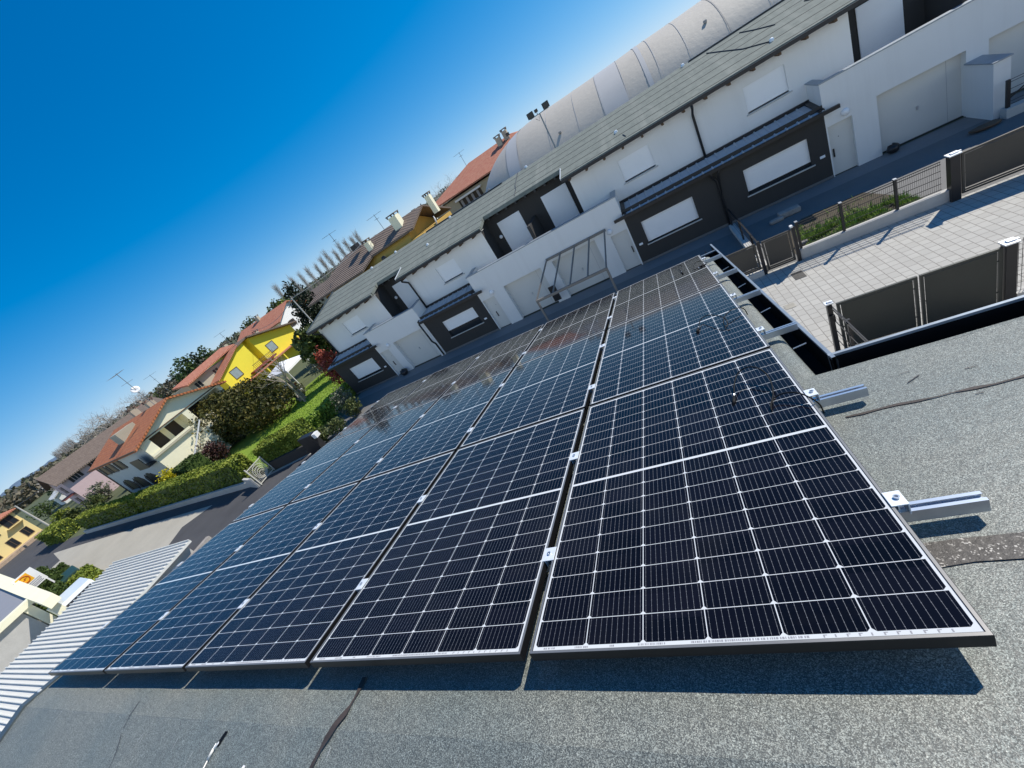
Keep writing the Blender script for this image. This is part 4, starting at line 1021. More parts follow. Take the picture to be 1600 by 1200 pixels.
def antenna(label, x, y, z, h, dirv=(1, 0), n=7, dish=False, name="tv_antenna", z2=None):
    r = thing(name, label, "antenna", (x, y, z)); d = Vector((*dirv, 0)).normalized(); s = Vector((-d.y, d.x, 0)); b = Vector((x, y, z))
    MB().tube([b, b+Vector((0,0,h))], .03, 5).build("mast", "mast_grey", r)
    m = MB(); t = b+Vector((0,0,h-.1)); m.bar(t-d*1.0, t+d*.9, .03, .03)
    for k in range(n): m.bar(t-d*(1-k*.3)-s*(.45-.03*k), t-d*(1-k*.3)+s*(.45-.03*k), .02, .02)
    m.build("element_bar", "mast_grey", r)
    m = MB(); t = b+Vector((0,0,h*.72)); m.bar(t-s*.6, t+s*.6, .02, .02)
    for k in range(5): m.bar(t+s*(-.5+k*.25)-d*.2, t+s*(-.5+k*.25)+d*.2, .02, .02)
    m.build("element_bar", "mast_grey", r)
    if dish:
        m = MB(); m.lathe([(.0, 0), (.2, .03), (.38, .11), (.38, .13), (.2, .05), (0, .02)], (0,0,0), 14)
        q = Vector((.8, -.3, .5)).to_track_quat('Z', 'Y').to_matrix().to_4x4()
        m.v = [b+Vector((0,0,h*.5))+(q @ p)-d*.05 for p in m.v]; m.build("dish", "white_paint", r, smooth=True)
    return r

# cream two storey house
W = T(-46.0, 17.9, 0, R(-9.5)); ch = thing("brick_house", "cream house with orange tiled roof, shaded arched street windows and gable loggia", "house", (-46, 17.9, 0), R(-9.5))
L0, D0, H0, RS = -19.6, 8.6, 5.45, 1.75
m = MB(); m.box(L0, -1.6, 0, D0, 0, H0)                         # body behind the loggia
m.box(-1.6, 0, 0, D0, 0, 3.80); m.box(-1.6, 0, D0-.35, D0, 3.8, H0); m.box(-1.6, 0, 0, .9, 3.8, H0); m.box(-1.6, 0, .9, D0-.35, 5.25, H0); m.box(-1.6, 0, 4.3, 4.9, 3.8, 5.25)
for x in (L0, 0): m.add([(x, 0, H0), (x, D0, H0), (x, D0/2, H0+RS-.15)], [(0,1,2)])
m.build("wall", "cream_wall", ch, xf=W)
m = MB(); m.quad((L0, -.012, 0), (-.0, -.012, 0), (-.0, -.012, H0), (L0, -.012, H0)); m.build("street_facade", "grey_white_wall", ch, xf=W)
rf = gable_roof(ch, W, L0, 0, 0, D0, H0, RS, 'x', .55, "clay_orange")
m = MB(); m.box(.0, .06, -.1, D0+.1, 5.36, 5.46); m.build("gable_cornice", "wood", ch, xf=W)
for (a, b) in ((1.1, 2.35), (2.85, 3.85), (5.4, 6.6)):
    m = MB(); m.box(-1.6, -1.58, a, b, 3.82, 5.15); w_ = m.build("balcony_door", "brown_shutter", ch, xf=W)
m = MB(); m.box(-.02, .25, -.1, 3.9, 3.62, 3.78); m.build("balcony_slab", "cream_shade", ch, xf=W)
m = MB(); m.box(.12, .2, .0, 3.8, 3.8, 4.0); m.build("balcony_rail", "cream_wall", ch, xf=W)
for u in (-17.2, -14.0, -10.4): arch_window(ch, W, -.012, u, 3.75, 1.5, 1.35)
for u in (-15.4, -11.2, -6.6): arch_window(ch, W, -.012, u, .9, 1.9, 1.6)
m = MB(); m.box(-3.4, -.4, -.75, -.013, 3.3, 3.5); m.box(-3.4, -.4, -.75, -.68, 3.5, 4.45); m.build("corner_balcony", "window_dark", ch, xf=W)
MB().tube([(-19.0, -.1, 5.1), (-18.9, -.1, 0)], .06, 6).build("downpipe", "wood", ch, xf=W)
m = MB(); m.box(L0-.5, .55, -.66, -.55, 5.16, 5.28); m.build("gutter", "wood", ch, xf=W)
m = MB(); m.box(-9.6, -7.2, 1.2, 3.0, 5.9, 7.02); m.build("roof_dormer", "beige_wall", rf, xf=W)
chimney(rf, W, -14.0, 5.6, 7.0, .9); chimney(rf, W, -6, 5.0, 7.0, .7)
antenna("tall roof antenna with white dish on the cream house ridge", -48.6, 22.8, 7.1, 4.2, (1, .2), 7, True)
st = thing("outside_stair", "cream outside stair with dark railing beside the cream house", "stair", (-44.55, 20.1, 0.2), R(-9.5)); Ws = WM[st.name]
m = MB()
for k in range(13): m.box(-.6, .6, -1.6+k*.27, -1.6+(k+1)*.27, 0, .22*(k+1))
m.box(-1.9, .6, 1.91, 3.6, 2.6, 2.86); m.box(-1.9, .6, 3.3, 3.6, 0, 2.6); m.build("steps", "cream_wall", st, xf=Ws)
m = MB(); m.bar((.55, -1.6, .95), (.55, 1.9, 3.75), .12, .10); m.build("handrail", "white_paint", st, xf=Ws)
m = MB()
for k in range(14): m.bar((.55, -1.5+k*.26, .25+.21*k), (.55, -1.5+k*.26, 1.0+.21*k), .03, .03)
m.build("balusters", "wood", st, xf=Ws)

# pink house behind, brown roof
W = T(-86, 24.2, 0, R(-9.5)); ph = thing("pink_house", "pink rendered house with brown roof and dark open shutters", "house", (-86, 24.2, 0), R(-9.5))
gable_walls(ph, W, -9, 0, 0, 17, 5.7, 1.9, 'y', "pink_wall"); gable_roof(ph, W, -9, 0, 0, 17, 5.7, 1.9, 'y', .7, "clay_brown")
for y in (1.6, 4.3, 7.5): window(ph, W, '+x', 0, y, 4.35, .7, 1.1, "shutters", "pink_wall")
window(ph, W, '-y', 0, -4.5, 3.4, 1.1, 1.3, "shutters", "pink_wall"); window(ph, W, '-y', 0, -4.5, .9, 1.1, 1.3, "shutters", "pink_wall")
m = MB(); m.box(-3.6, -.2, -1.4, -.003, 3.0, 3.2); m.build("balcony_slab", "red_brown_paint", ph, xf=W)
# pale yellow house by the street
W = T(-108, 23.6, 0, 0); py = thing("pale_yellow_house", "pale yellow house with stone base and dark windows beside the street", "house", (-108, 19, 0))
m = MB(); m.box(-8, 0, -11, 0, .0, 5.7); m.build("wall", "pale_yellow_wall", py, xf=W)
m = MB(); m.box(-8.05, .05, -11.05, .05, 0, .38); m.box(-.02, 3.2, -11, -.6, 0, .5); m.build("stone_base", "stone_band", py, xf=W)
hip_roof(py, W, -8, 0, -11, 0, 5.7, 1.9, .6, "clay_red")
for (yy, z, w_, h_) in ((-1.15, 1.0, .9, 1.4), (-3.3, .85, .9, 1.45), (-1.2, 3.82, 1.5, 1.5), (-3.6, 3.7, .8, 1.2), (-5.6, 3.7, .9, 1.3), (-5.9, .9, .9, 1.4)): window(py, W, '+x', 0, yy, z, w_, h_, "pane", "wood")
m = MB(); m.box(.0, .7, -2.3, -.1, 3.55, 3.68); m.build("balcony_slab", "pale_yellow_wall", py, xf=W)

# bright yellow house
W = ID; yh = thing("yellow_house", "bright yellow house with sloping tiled roofs and white framed windows", "house", (-64, 44, 0))
m = MB()
gx = -60.0
# left gabled wing, recessed middle, right wing; faces looking along +x
m.prism([(gx, 36.7, 0), (gx, 43.1, 0), (gx, 43.1, 6.9), (gx, 41.6, 6.75), (gx, 36.7, 4.75)], (-1.8, 0, 0))
m.build("wall", "yellow_wall", yh, xf=W)
m = MB(); m.prism([(gx-1.3, 41.0, 0), (gx-1.3, 45.1, 0), (gx-1.3, 45.1, 6.85), (gx-1.3, 41.0, 6.7)], (-7, 0, 0)); m.build("wall", "yellow_wall", yh, xf=W)
m = MB(); m.prism([(gx, 44.4, 0), (gx, 52.4, 0), (gx, 52.4, 4.7), (gx, 44.4, 6.85)], (-9, 0, 0)); m.build("wall", "yellow_wall", yh, xf=W)
def slab(par, name, pts, th, mtl):
    m = MB(); P = [Vector(p) for p in pts]; n = len(P)
    m.add(P+[p-Vector((0,0,th)) for p in P], [tuple(range(n)), tuple(range(2*n-1, n-1, -1))]+[(i, i+n, (i+1) % n+n, (i+1) % n) for i in range(n)]); return m.build(name, mtl, par)
slab(yh, "roof", [(gx+.5, 35.9, 4.75), (gx+.5, 41.9, 7.05), (gx-1.9, 41.9, 7.05), (gx-1.9, 35.9, 4.75)], .2, "clay_red")
slab(yh, "roof", [(gx+.8, 44.0, 7.22), (gx+.8, 53.4, 4.68), (gx-9.3, 53.4, 4.68), (gx-9.3, 44.0, 7.22)], .22, "clay_brown")
slab(yh, "roof", [(gx+.4, 41.9, 6.9), (gx+.4, 44.0, 7.22), (gx-9.3, 44.0, 7.22), (gx-9.3, 41.9, 6.9)], .2, "clay_brown")
slab(yh, "roof", [(gx-1.2, 33.4, 6.55), (gx-1.2, 43.0, 7.3), (gx-4.4, 43.0, 7.9), (gx-4.4, 33.4, 7.15)], .2, "clay_red")
m = MB(); m.box(gx-6, gx-1.9, 33.8, 43, 0, 6.5); m.build("wall", "beige_wall", yh)
for yy in (35.0, 38.2): window(yh, ID, '+x', gx-1.9, yy, 5.2, .9, .9, "pane", "beige_wall")
window(yh, ID, '+x', gx, 38.9, 3.35, 1.35, 1.3, "curtain", "wood"); window(yh, ID, '+x', gx, 46.6, 3.15, 1.5, 1.35, "curtain", "wood")
m = MB(); m.box(gx-1.3, gx-1.26, 42.1, 43.3, 3.0, 4.65); m.build("balcony_door", "window_dark", yh)
m = MB(); m.box(gx-1.3, gx-1.26, 42.4, 43.2, 5.75, 6.3); m.build("attic_window", "brown_shutter", yh)
m = MB(); m.box(gx-1.3, gx+.9, 40.5, 45.6, 2.5, 2.75); m.build("balcony_slab", "red_brown_paint", yh)
m = MB(); m.bar((gx+.85, 41, 3.5), (gx+.85, 45.5, 3.5), .05, .06)
for k in range(16): m.bar((gx+.85, 41.1+k*.29, 2.75), (gx+.85, 41.1+k*.29, 3.5), .04, .04)
m.build("balcony_rail", "wood", yh)
m = MB(); m.box(gx+.0, gx+1.6, 37, 53, 2.05, 2.2); m.build("porch_roof", "clay_red", yh)
for yy in (38, 42, 46, 50):
    m = MB(); m.box(gx+1.35, gx+1.55, yy-.1, yy+.1, 0, 2.05); m.build("porch_post", "yellow_wall", yh)
chimney(yh, ID, gx-6, 45, 7.1, .8, .3); chimney(yh, ID, gx-4, 49.5, 5.9, .9, .3)
antenna("thin aerial above the yellow house roof", -64, 44.6, 7.1, 2.6, (.5, 1), 5)
antenna("small aerial behind the yellow house left roof", -74, 38, 7.2, 3.2, (.5, 1), 6)

# white house with orange roof beyond the yellow one
W = T(-68, 58, 0, R(12)); wh = thing("white_house", "white house with salmon tiled roof behind the yellow house", "house", (-68, 58, 0), R(12))
gable_walls(wh, W, -12, 0, 0, 11, 6.0, 2.1, 'x', "white_paint"); gable_roof(wh, W, -12, 0, 0, 11, 6.0, 2.1, 'x', .6, "clay_red")
window(wh, W, '+x', 0, 3.0, 3.6, 1.0, 1.2, "shutters", "wood"); window(wh, W, '+x', 0, 7.0, 3.8, 1.6, 1.1, "pane", "wood"); chimney(wh, W, -7, 5, 7.9, .8)

# brown roofed terrace directly behind
bh = thing("ochre_house", "long ochre house with brown tiled roof and three chimneys behind the terrace", "house", (-30, 42, 0))
m = MB(); m.box(-37.5, -21.5, 39.4, 48, 0, 6.0); m.build("wall", "ochre_wall", bh)
slab(bh, "roof", [(-39.6, 38.3, 6.28), (-29.9, 38.3, 6.28), (-28.9, 40.0, 6.9), (-31.0, 43.6, 8.45), (-34.6, 43.6, 8.45)], .2, "clay_brown")
slab(bh, "roof", [(-28.9, 40.0, 6.95), (-22.6, 40.0, 7.0), (-22.0, 43.6, 8.3), (-31.2, 43.6, 8.45)], .2, "clay_brown")
slab(bh, "roof", [(-34.6, 43.6, 8.45), (-22.0, 43.6, 8.3), (-21.6, 49, 6.3), (-39, 49, 6.3)], .2, "clay_brown")
slab(bh, "roof", [(-39.6, 38.3, 6.28), (-34.6, 43.6, 8.45), (-39, 49, 6.3)], .2, "clay_brown")
for (x, y, z, h, s) in ((-29.3, 41.4, 7.4, .95, .32), (-25.0, 42.2, 7.7, 1.25, .5), (-20.9, 43.6, 7.4, 1.3, .3)): chimney(bh, ID, x, y, z, h, s, "cream_wall")
m = MB(); m.box(-31.9, -31.1, 41.8, 42.6, 8.3, 8.9); m.build("flue", "dark_metal", bh)
m = MB(); m.prism([(-23.6, 39.9, 5.9), (-23.6, 47.8, 5.9), (-23.6, 47.8, 6.3), (-23.6, 43.6, 7.95), (-23.6, 40.6, 6.75)], (-11, 0, 0)); m.build("gable_wall", "ochre_wall", bh)
m = MB(); m.box(-37.4, -21.4, 39.36, 39.399, 5.5, 5.9); m.build("eaves_board", "wood", bh)
m = MB(); m.lathe([(.34, 0), (.34, .06), (.2, .16), (.0, .2)], (0,0,0), 12); m.v = [Vector((-27.2+p.x, 39.2-p.z, 6.0+p.y)) for p in m.v]; m.build("wall_fan", "window_dark", bh)
antenna("tall dark radio mast on the brown roof", -33.2, 42.0, 8.0, 3.3, (.7, .7), 3, False, "radio_mast"); antenna("slim aerial with twin loops on the brown roof ridge", -27.4, 43.0, 8.3, 1.9, (1, .3), 6)
m = MB(); m.box(-20.6, -16.2, 38.5, 38.9, 6.1, 6.2)
sa = tag(MB().lathe([(.0, 0), (.3, .03), (.5, .12), (.49, .14), (0, .04)], (0,0,0), 16).build("satellite_dish", "white_paint", world=T(-20.4, 41.2, 6.3), xf=T(-20.4, 41.2, 6.3) @ Matrix.Rotation(R(-80), 4, Vector((-.5, .86, 0))), smooth=True), "white satellite dish at the right end of the ochre house", "satellite dish")

# beige house with red hip roof by the dome
rh = thing("hip_roof_house", "beige house with red hip roof and long balcony window beside the sports dome", "house", (-19, 60, 0))
m = MB(); m.box(-28.4, -8.5, 58.6, 71, 0, 6.5); m.build("wall", "beige_wall", rh)
rx = hip_roof(rh, ID, -28.4, -8.5, 58.6, 71, 6.95, 2.35, 1.0, "clay_red")
m = MB(); m.box(-24.2, -20.4, 58.5, 58.599, 4.5, 5.95); w_ = m.build("window", "window_dark", rh)
m = MB(); m.box(-24.5, -20.1, 58.0, 58.59, 6.0, 6.25); m.build("awning_box", "white_paint", rh)
for k in range(4):
    m = MB(); m.box(-23.9+k*.92, -23.55+k*.92, 58.45, 58.499, 4.5, 5.9); m.build("frame", "sign_grey", w_)
m = MB(); m.box(-24.6, -19.9, 57.6, 58.59, 3.3, 4.45); m.build("balcony", "stone_band", rh)
m = MB(); m.box(-18.5, -17.2, 58.5, 58.599, 4.4, 6.1); m.build("shutter", "brown_shutter", rh)
chimney(rx, ID, -16.3, 63.4, 8.55, 1.25, .35); chimney(rx, ID, -15.2, 63.9, 8.6, 1.45, .35)
antenna("thin aerial on the red hip roof", -22.6, 64.6, 9.2, 2.0, (1, 0), 3)

# ------------------------------------------------------------------ sports dome and floodlights
dm = thing("sports_dome", "long grey white inflated sports dome rising behind the terrace", "sports dome", (20, 61, 0))
DX0, DX1, DYC, DHW, DH, DR = -17.4, 80, 47, 10.4, 8.9, 10.2
def dome_s(x):
    t = max(0, (DX0+DR-x)/DR); return max(0.0, 1-t**2.3)**(1/2.3)
def dome_pt(x, a, off=0):            # a: 0 front base .. pi back base
    s = dome_s(x); c, sn = math.cos(a), math.sin(a); p = 2/2.35
    w_ = .06*mnoise.noise(Vector((x*.25, a*3, 0)))
    return Vector((x, DYC-(DHW+off+w_)*s*math.copysign(abs(c)**p, c), (DH+off+w_)*s*abs(sn)**p))
def dome_grid(xs, n, off=0, a0=0, a1=math.pi):
    m = MB()
    for x in xs:
        for k in range(n+1): m.v.append(dome_pt(x, a0+(a1-a0)*k/n, off))
    for i in range(len(xs)-1):
        for k in range(n): m.f.append((i*(n+1)+k, i*(n+1)+k+1, (i+1)*(n+1)+k+1, (i+1)*(n+1)+k))
    return m
xs = [DX0+.001+DR*(k/28)**2 for k in range(28)]+lin(DX0+DR, DX1, 60)
dome_grid(xs, 40).build("membrane", "dome_membrane", dm, smooth=True)
for x0, x1 in ((-10.9, -9.6), (-1.6, .3), (1.9, 2.25)): dome_grid(lin(x0, x1, 4), 30, .03, .15, 2.2).build("repair_band", "dome_patch", dm, smooth=True)
for x in (-10.95, -9.55, -6.4, -3.8, -1.65, .35, 2.9, 5.0, 7.6, 10.2, 13.0): dome_grid([x, x+.045], 30, .035, .1, 2.4).build("seam", "seam_grey" if x in (-10.95, 7.6) else "dome_patch", dm)
for x, a in ((-13.9, .9), (-5.4, .8), (6.6, .95)):
    p = dome_pt(x, a, .1); MB().box(p.x-.12, p.x+.12, p.y-.08, p.y+.1, p.z-.1, p.z+.1).build("valve", "seam_grey", dm, bevel=.05)
def floodlight(x, y, h, lab, two=True, face=(0, -1)):
    r = thing("floodlight_mast", lab, "floodlight", (x, y, 0), group="floodlights around the dome"); W = WM[r.name]
    MB().tube([(0,0,0), (0,0,h)], [.09, .045], 8).build("mast", "mast_grey", r, xf=W)
    xx = (-.62, .62) if two else (.0,)
    if two: MB().bar((-.75, 0, h), (.75, 0, h), .05, .05).build("crossarm", "mast_grey", r, xf=W)
    for k in xx:
        m = MB(); m.box(k-.24, k+.24, -.17, .05, h+.02, h+.42); l = m.build("lamp_head", "dark_metal", r, xf=W, bevel=.02)
        m = MB(); m.box(k-.19, k+.19, -.18, -.171, h+.07, h+.37); m.build("lens", "lens_dark", l, xf=W)
    m = MB(); m.tube([(-.1, 0, h-.1), (-.2, .1, h-.4), (-.4, .0, h-.15)], .015, 4); m.build("cable_loop", "dark_metal", r, xf=W)
floodlight(-5.45, 34, 8.75, "twin floodlight mast in front of the dome"); floodlight(-14.6, 62.5, 9.15, "small floodlight above the left end of the dome", False); floodlight(-10.5, 66, 9.55, "tiny floodlight peeping over the dome crest", False)

# ------------------------------------------------------------------ gardens and street on the left
hedge("long clipped hedge along the forecourt, nearest stretch", (-29.8, 14.2), (-49.6, 15.75), 1.1, 2.0, 15000, .13, "hedge_leaf", 21, group="street hedge stretches")
hedge("middle stretch of the clipped street hedge below the cream house", (-50.6, 15.85), (-68, 17.2), 1.1, 2.0, 9000, .16, "hedge_leaf", 22, group="street hedge stretches")
hedge("short far stretch of the street hedge by the road bend", (-76, 17.6), (-84.5, 18.4), 2.2, 1.9, 4500, .2, "hedge_leaf", 23, group="street hedge stretches")
m = MB(); a, b = Vector((-29.4, 13.45, 0)), Vector((-68, 16.35, 0)); m.bar(a+Vector((0,0,.22)), b+Vector((0,0,.22)), .2, .44); tag(m.build("kerb_wall", "concrete_wall", world=T(-48, 15)), "low concrete wall under the street hedge", "wall")
hedge("shaggy hedge with yellow green top beside the ornate gate", (-28.6, 15.3), (-24.9, 16.0), 1.5, 1.75, 7000, .12, "hedge_leaf", 24)
tag(MB().bar((-28.0, 14.55, .33), (-24.5, 14.95, .33), .22, .66).build("garden_wall", "dark_render", world=T(-26, 14.7)), "low dark wall below the shaggy hedge", "wall")
hedge("laurel hedge between the lawn and the terrace path", (-26.6, 16.6), (-25.0, 21.6), .9, 1.05, 2600, .2, "garden_leaf", 25)
for k, (x, y, rx, h, mt, lab) in enumerate(((-23.2, 18.7, .95, 1.75, "olive_leaf", "grey leaved olive shrub at the terrace corner"), (-22.4, 16.2, .8, 1.1, "shrub_leaf", "low dark shrub behind the panel edge"), (-21.6, 17.6, .7, 1.2, "shrub_leaf", "small shrub below the terrace end wall"), (-23.4, 15.6, .7, 1.0, "shrub_leaf", "low shrub beside the dark utility cabinet"))):
    shrub("garden_shrub", lab, x, y, rx, rx, h, 900, .11, mt, 30+k)
ub = thing("utility_cabinet", "dark grey utility cabinet with pale lid box at the driveway", "cabinet", (-23.3, 14.6, 0))
m = MB(); m.box(-23.9, -22.7, 14.45, 14.9, 0, 1.35); m.build("body", "dark_metal", ub, bevel=.02); m = MB(); m.box(-22.6, -22.3, 14.5, 14.85, 1.0, 1.3); m.build("meter_box", "white_paint", ub)
og = thing("ornate_gate", "pale wrought iron gate with nested rings by the driveway", "gate", (-28, 13.75, 0))
m = MB(); m.bar((-28, 13.1, .05), (-28, 13.1, 1.5), .07, .07); m.bar((-28, 14.4, .05), (-28, 14.4, 1.4), .05, .05); m.bar((-28, 13.1, .14), (-28, 14.4, .14), .05, .05); m.bar((-28, 13.1, 1.34), (-28, 14.4, 1.34), .05, .05); m.build("frame", "lattice_paint", og)
for r0, cz in ((.50, .74), (.40, .66), (.30, .6), (.2, .54)):
    m = MB(); m.tube([(-28, 13.72+r0*.9*math.cos(a), cz+r0*math.sin(a)) for a in lin(0, 2*math.pi, 24)], .018, 5, False); m.build("ring", "lattice_paint", og)
m = MB()
for k in range(12): m.bar((-28, 13.2+k*.1, .14), (-28, 13.2+k*.1, 1.34), .014, .014)
m.build("bars", "lattice_paint", og)
m = MB(); m.bar((-28.2, 13.0, .4), (-29.6, 13.4, .4), .16, .8); m.build("wing_wall", "concrete_wall", og)
# lawn grass
rng = random.Random(9); m = MB()
for i in range(16000):
    x = rng.uniform(-38, -25.5); y = rng.uniform(16.5, 31)
    if y > 31 or x < -38+(22-y)*.4 and y < 22 or (x > -26.5 and y < 21.5): continue
    a = rng.random()*6.28; d = Vector((math.cos(a), math.sin(a), 0))*.03; h = rng.uniform(.04, .11); p = Vector((x, y, .006))
    m.add([p-d, p+d, p+Vector((rng.gauss(0,.03), rng.gauss(0,.03), h))], [(0,1,2)])
tag(m.build("lawn_grass", "grass_blade"), "bright mown lawn grass left of the terrace", "grass", kind="stuff")
tree("cedar_tree", "broad dark spreading evergreen tree before the yellow house", "tree", -41.0, 24.5, [(-3.5,-.3,2.7,3.2,2.6,2.2), (0,.2,2.6,3.6,3,1.9), (3.4,-.3,1.7,2.8,2.4,1.6), (-1.5,-1.8,1.6,2.5,1.6,1.3), (2.0,-1.6,1.3,2.4,1.4,1.1), (-4.8,.2,3.8,1.4,1.4,1.2), (.6,.4,3.5,2.0,1.6,1.0)], 13000, .21, "cedar_leaf", (3.0, .22), seed=41, flat=.6)
shrub("purple_shrub", "dark purple leafless looking shrub below the cream house stair", -41.2, 19.6, 1.7, 1.4, 2.5, 2200, .13, "purple_leaf", 42)
shrub("yellow_shrub", "bright yellow green shrub at the cream house corner", -45.0, 17.1, 1.9, .9, 2.6, 2200, .13, "yellow_leaf", 43)
hedge("dark green box hedge cube beside the yellow shrub", (-42.9, 17.5), (-40.0, 17.0), 1.7, 2.3, 3200, .14, "hedge_dark", 44, name="box_hedge")
tag(MB().bar((-41.2, 18.1, .4), (-43.4, 20.6, .4), .3, .8).build("patio_wall", "stone", world=T(-42, 19)), "pale low patio wall beside the purple shrub", "wall")
bare_tree("forked bare pale trunk standing on the lawn", -34.8, 25.0, 4.6, 51, .10, 3, spread=.5, stem=.55, kids=(2, 3), mt="bark_pale"); bare_tree("second bare forked trunk close behind on the lawn edge", -35.6, 25.9, 4.8, 52, .11, 3, spread=.5, stem=.55, kids=(2, 3), mt="bark_pale")
gz = thing("garden_gazebo", "white fabric garden canopy on posts in front of the yellow house", "canopy", (-42.5, 32, 0))
cs = [(-40.6, 33.6), (-46.6, 35.0), (-45.6, 31.2), (-39.6, 29.6)]
m = MB(); top = Vector((-43.1, 32.4, 3.25)); o = [Vector((*c, 2.55)) for c in cs]; m.add(o+[top]+[p-Vector((0,0,.25)) for p in o], [(0,1,4),(1,2,4),(2,3,4),(3,0,4),(0,5,6,1),(1,6,7,2),(2,7,8,3),(3,8,5,0)]); m.build("canopy", "canvas_white", gz)
for c in cs: MB().bar((*c, 0), (*c, 2.5), .07, .07).build("post", "white_paint", gz)
rng = random.Random(77)
for k, (x, y, z_, c_) in enumerate(((-44.8, 32, .8, "white_paint"), (-42, 31, .75, "terracotta_pot"), (-39.2, 28.6, .6, "terracotta_pot"), (-37.6, 27.6, .7, "white_paint"))):
    m = MB(); m.lathe([(.16, 0), (.24, z_*.75), (.27, z_*.75), (.27, z_*.85), (.2, z_*.85), (0, z_*.8)], (0,0,0), 12); W = T(x, y); p_ = tag(m.build("plant_pot", c_, world=W, xf=W), ["white plant pot under the canopy", "terracotta pot under the canopy edge", "terracotta pot on the garden path", "white pot near the bare trunks"][k], "plant pot")
tag(MB().bar((-36.2, 25.8, .2), (-39.6, 28.8, .2), .4, .4).build("rockery_wall", "stone", world=T(-38, 27)), "rough stone rockery along the lawn edge", "rockery")
for k in range(9):
    t = k/8; x = -36.4-3.4*t+rng.uniform(-.2, .2); y = 26.3+3.0*t+rng.uniform(-.1, .5)
    shrub("rockery_plant", f"small rockery plant, number {k+1} from the bare trunks" if False else ["low plant on the rockery nearest the bare trunks","second low plant along the rockery","third low plant along the rockery","fourth low plant along the rockery","fifth low plant along the rockery, mid wall","sixth low plant along the rockery","seventh low plant along the rockery","eighth low plant along the rockery","low plant on the rockery end by the canopy"][k], x, y, .45, .4, .7, 160, .12, ("shrub_leaf", "olive_leaf")[k % 2], 80+k, group="rockery plants")
shrub("red_shrub", "red leaved shrub beside the left end of the terrace", -27.3, 23.6, 1.3, 1.3, 3.9, 1500, .16, "red_leaf", 61); shrub("pink_shrub", "pale pink flowering shrub behind the lawn", -31.5, 28.2, 1.2, 1.0, 2.2, 900, .14, "red_leaf", 62)
tree("palm_tree", "shaggy palm like tree above the terrace end", "tree", -32.2, 28.4, [(0,0,4.4,1.5,1.5,1.1), (.3,.5,3.6,1.3,1.2,1.1), (-.4,-.4,3.2,1.2,1.2,1.0)], 1900, .34, "palm_leaf", (3.8, .16), seed=63)
shrub("grey_shrub", "feathery grey green shrub in front of the yellow house", -35.8, 30.6, 1.8, 1.4, 2.9, 1400, .13, "olive_leaf", 64)
tree("conifer_tree", "tall dark conifer behind the terrace end", "tree", -42.6, 41, [(0,0,2.0,2.6,2.6,2.2), (0.1,0,4.0,2.3,2.3,2.2), (-.1,.1,6.0,1.9,1.9,1.9), (.15,0,7.8,1.35,1.35,1.5), (0,0,9.0,.8,.8,1.0)], 6500, .26, "conifer_leaf", (9, .2), seed=65)
tree("yellow_tree", "yellow flowering bush glimpsed beside the ochre house", "tree", -30.5, 35.6, [(0,0,3.6,1.6,1.2,1.4), (1,0,4.4,1.2,1.0,1.2)], 900, .2, "yellow_leaf", (3, .12), seed=66)
shrub("evergreen_shrub", "dark evergreen bush below the tall conifer", -37.4, 36.5, 2.2, 1.8, 4.2, 2200, .2, "conifer_leaf", 67)
def upole(x, y, h, lab, arm=None, r0=.13):
    r = thing("utility_pole", lab, "utility pole", (x, y, 0), group="utility poles on the left"); W = WM[r.name]
    MB().tube([(0,0,0), (0,0,h)], [r0, r0*.6], 8).build("pole", "pole_concrete", r, xf=W)
    if arm: MB().bar((-arm, 0, h-.25), (arm, .2, h-.05), .06, .06).build("crossarm", "mast_grey", r, xf=W)
upole(-34.0, 31.8, 8.1, "pale pole in front of the tall conifer", .9, .09); upole(-93.3, 26.0, 6.5, "leaning pale pole before the pink house", None, .22); upole(-101.9, 23.1, 6.1, "pale pole beside the pale yellow house", None, .16)
def wire(a, b, sag, lab):
    pts = [Vector(a).lerp(Vector(b), t)-Vector((0,0,sag*4*t*(1-t))) for t in lin(0, 1, 14)]
    tag(MB().tube(pts, .022, 4).build("overhead_wire", "mast_grey", world=T(*a)), lab, "wire")
wire((-34, 31.8, 8.0), (-60, 46, 7.4), .8, "overhead wire from the pale pole towards the yellow house"); wire((-93.3, 26, 6.4), (-101.9, 23.1, 6.0), .3, "overhead wire between the two far street poles"); wire((-34, 31.8, 8.0), (-29.5, 42, 8.6), .3, "overhead wire from the pale pole to the ochre house")
# forecourt corner: sign, hedges, canopy building, van, shed
sn = thing("advertising_sign", "white advertising sign with yellow field and red ring emblem", "sign", (-48, 7.35, 0))
m = MB(); m.box(-48.03, -47.97, 6.75, 7.95, 1.95, 3.3); m.build("board", "sign_white", sn)
m = MB(); m.box(-47.969, -47.962, 6.85, 7.55, 2.5, 3.2); m.build("yellow_field", "sign_yellow", sn)
m = MB(); m.tube([(-47.95, 7.2+.26*math.cos(a), 2.86+.26*math.sin(a)) for a in lin(0, 2*math.pi, 24)], .035, 5, False); m.build("emblem_ring", "sign_red", sn)
m = MB(); m.prism([(-47.955, 7.0, 2.83), (-47.955, 7.22, 2.80), (-47.955, 7.2, 2.87), (-47.955, 7.42, 2.9), (-47.955, 7.2, 2.94), (-47.955, 7.22, 2.87)], (.012, 0, 0)); m.build("emblem_bolt", "sign_red", sn)
for z, a, b in ((2.40, 6.85, 7.85), (2.28, 6.85, 7.85), (2.17, 6.9, 7.75), (2.07, 6.9, 7.8)):
    m = MB(); y = a
    rng = random.Random(int(z*100))
    while y < b-.05: q = rng.uniform(.03, .07); m.box(-47.969, -47.962, y, y+q, z-.03, z+.035); y += q+.022
    m.build("text_line", "sign_grey", sn)
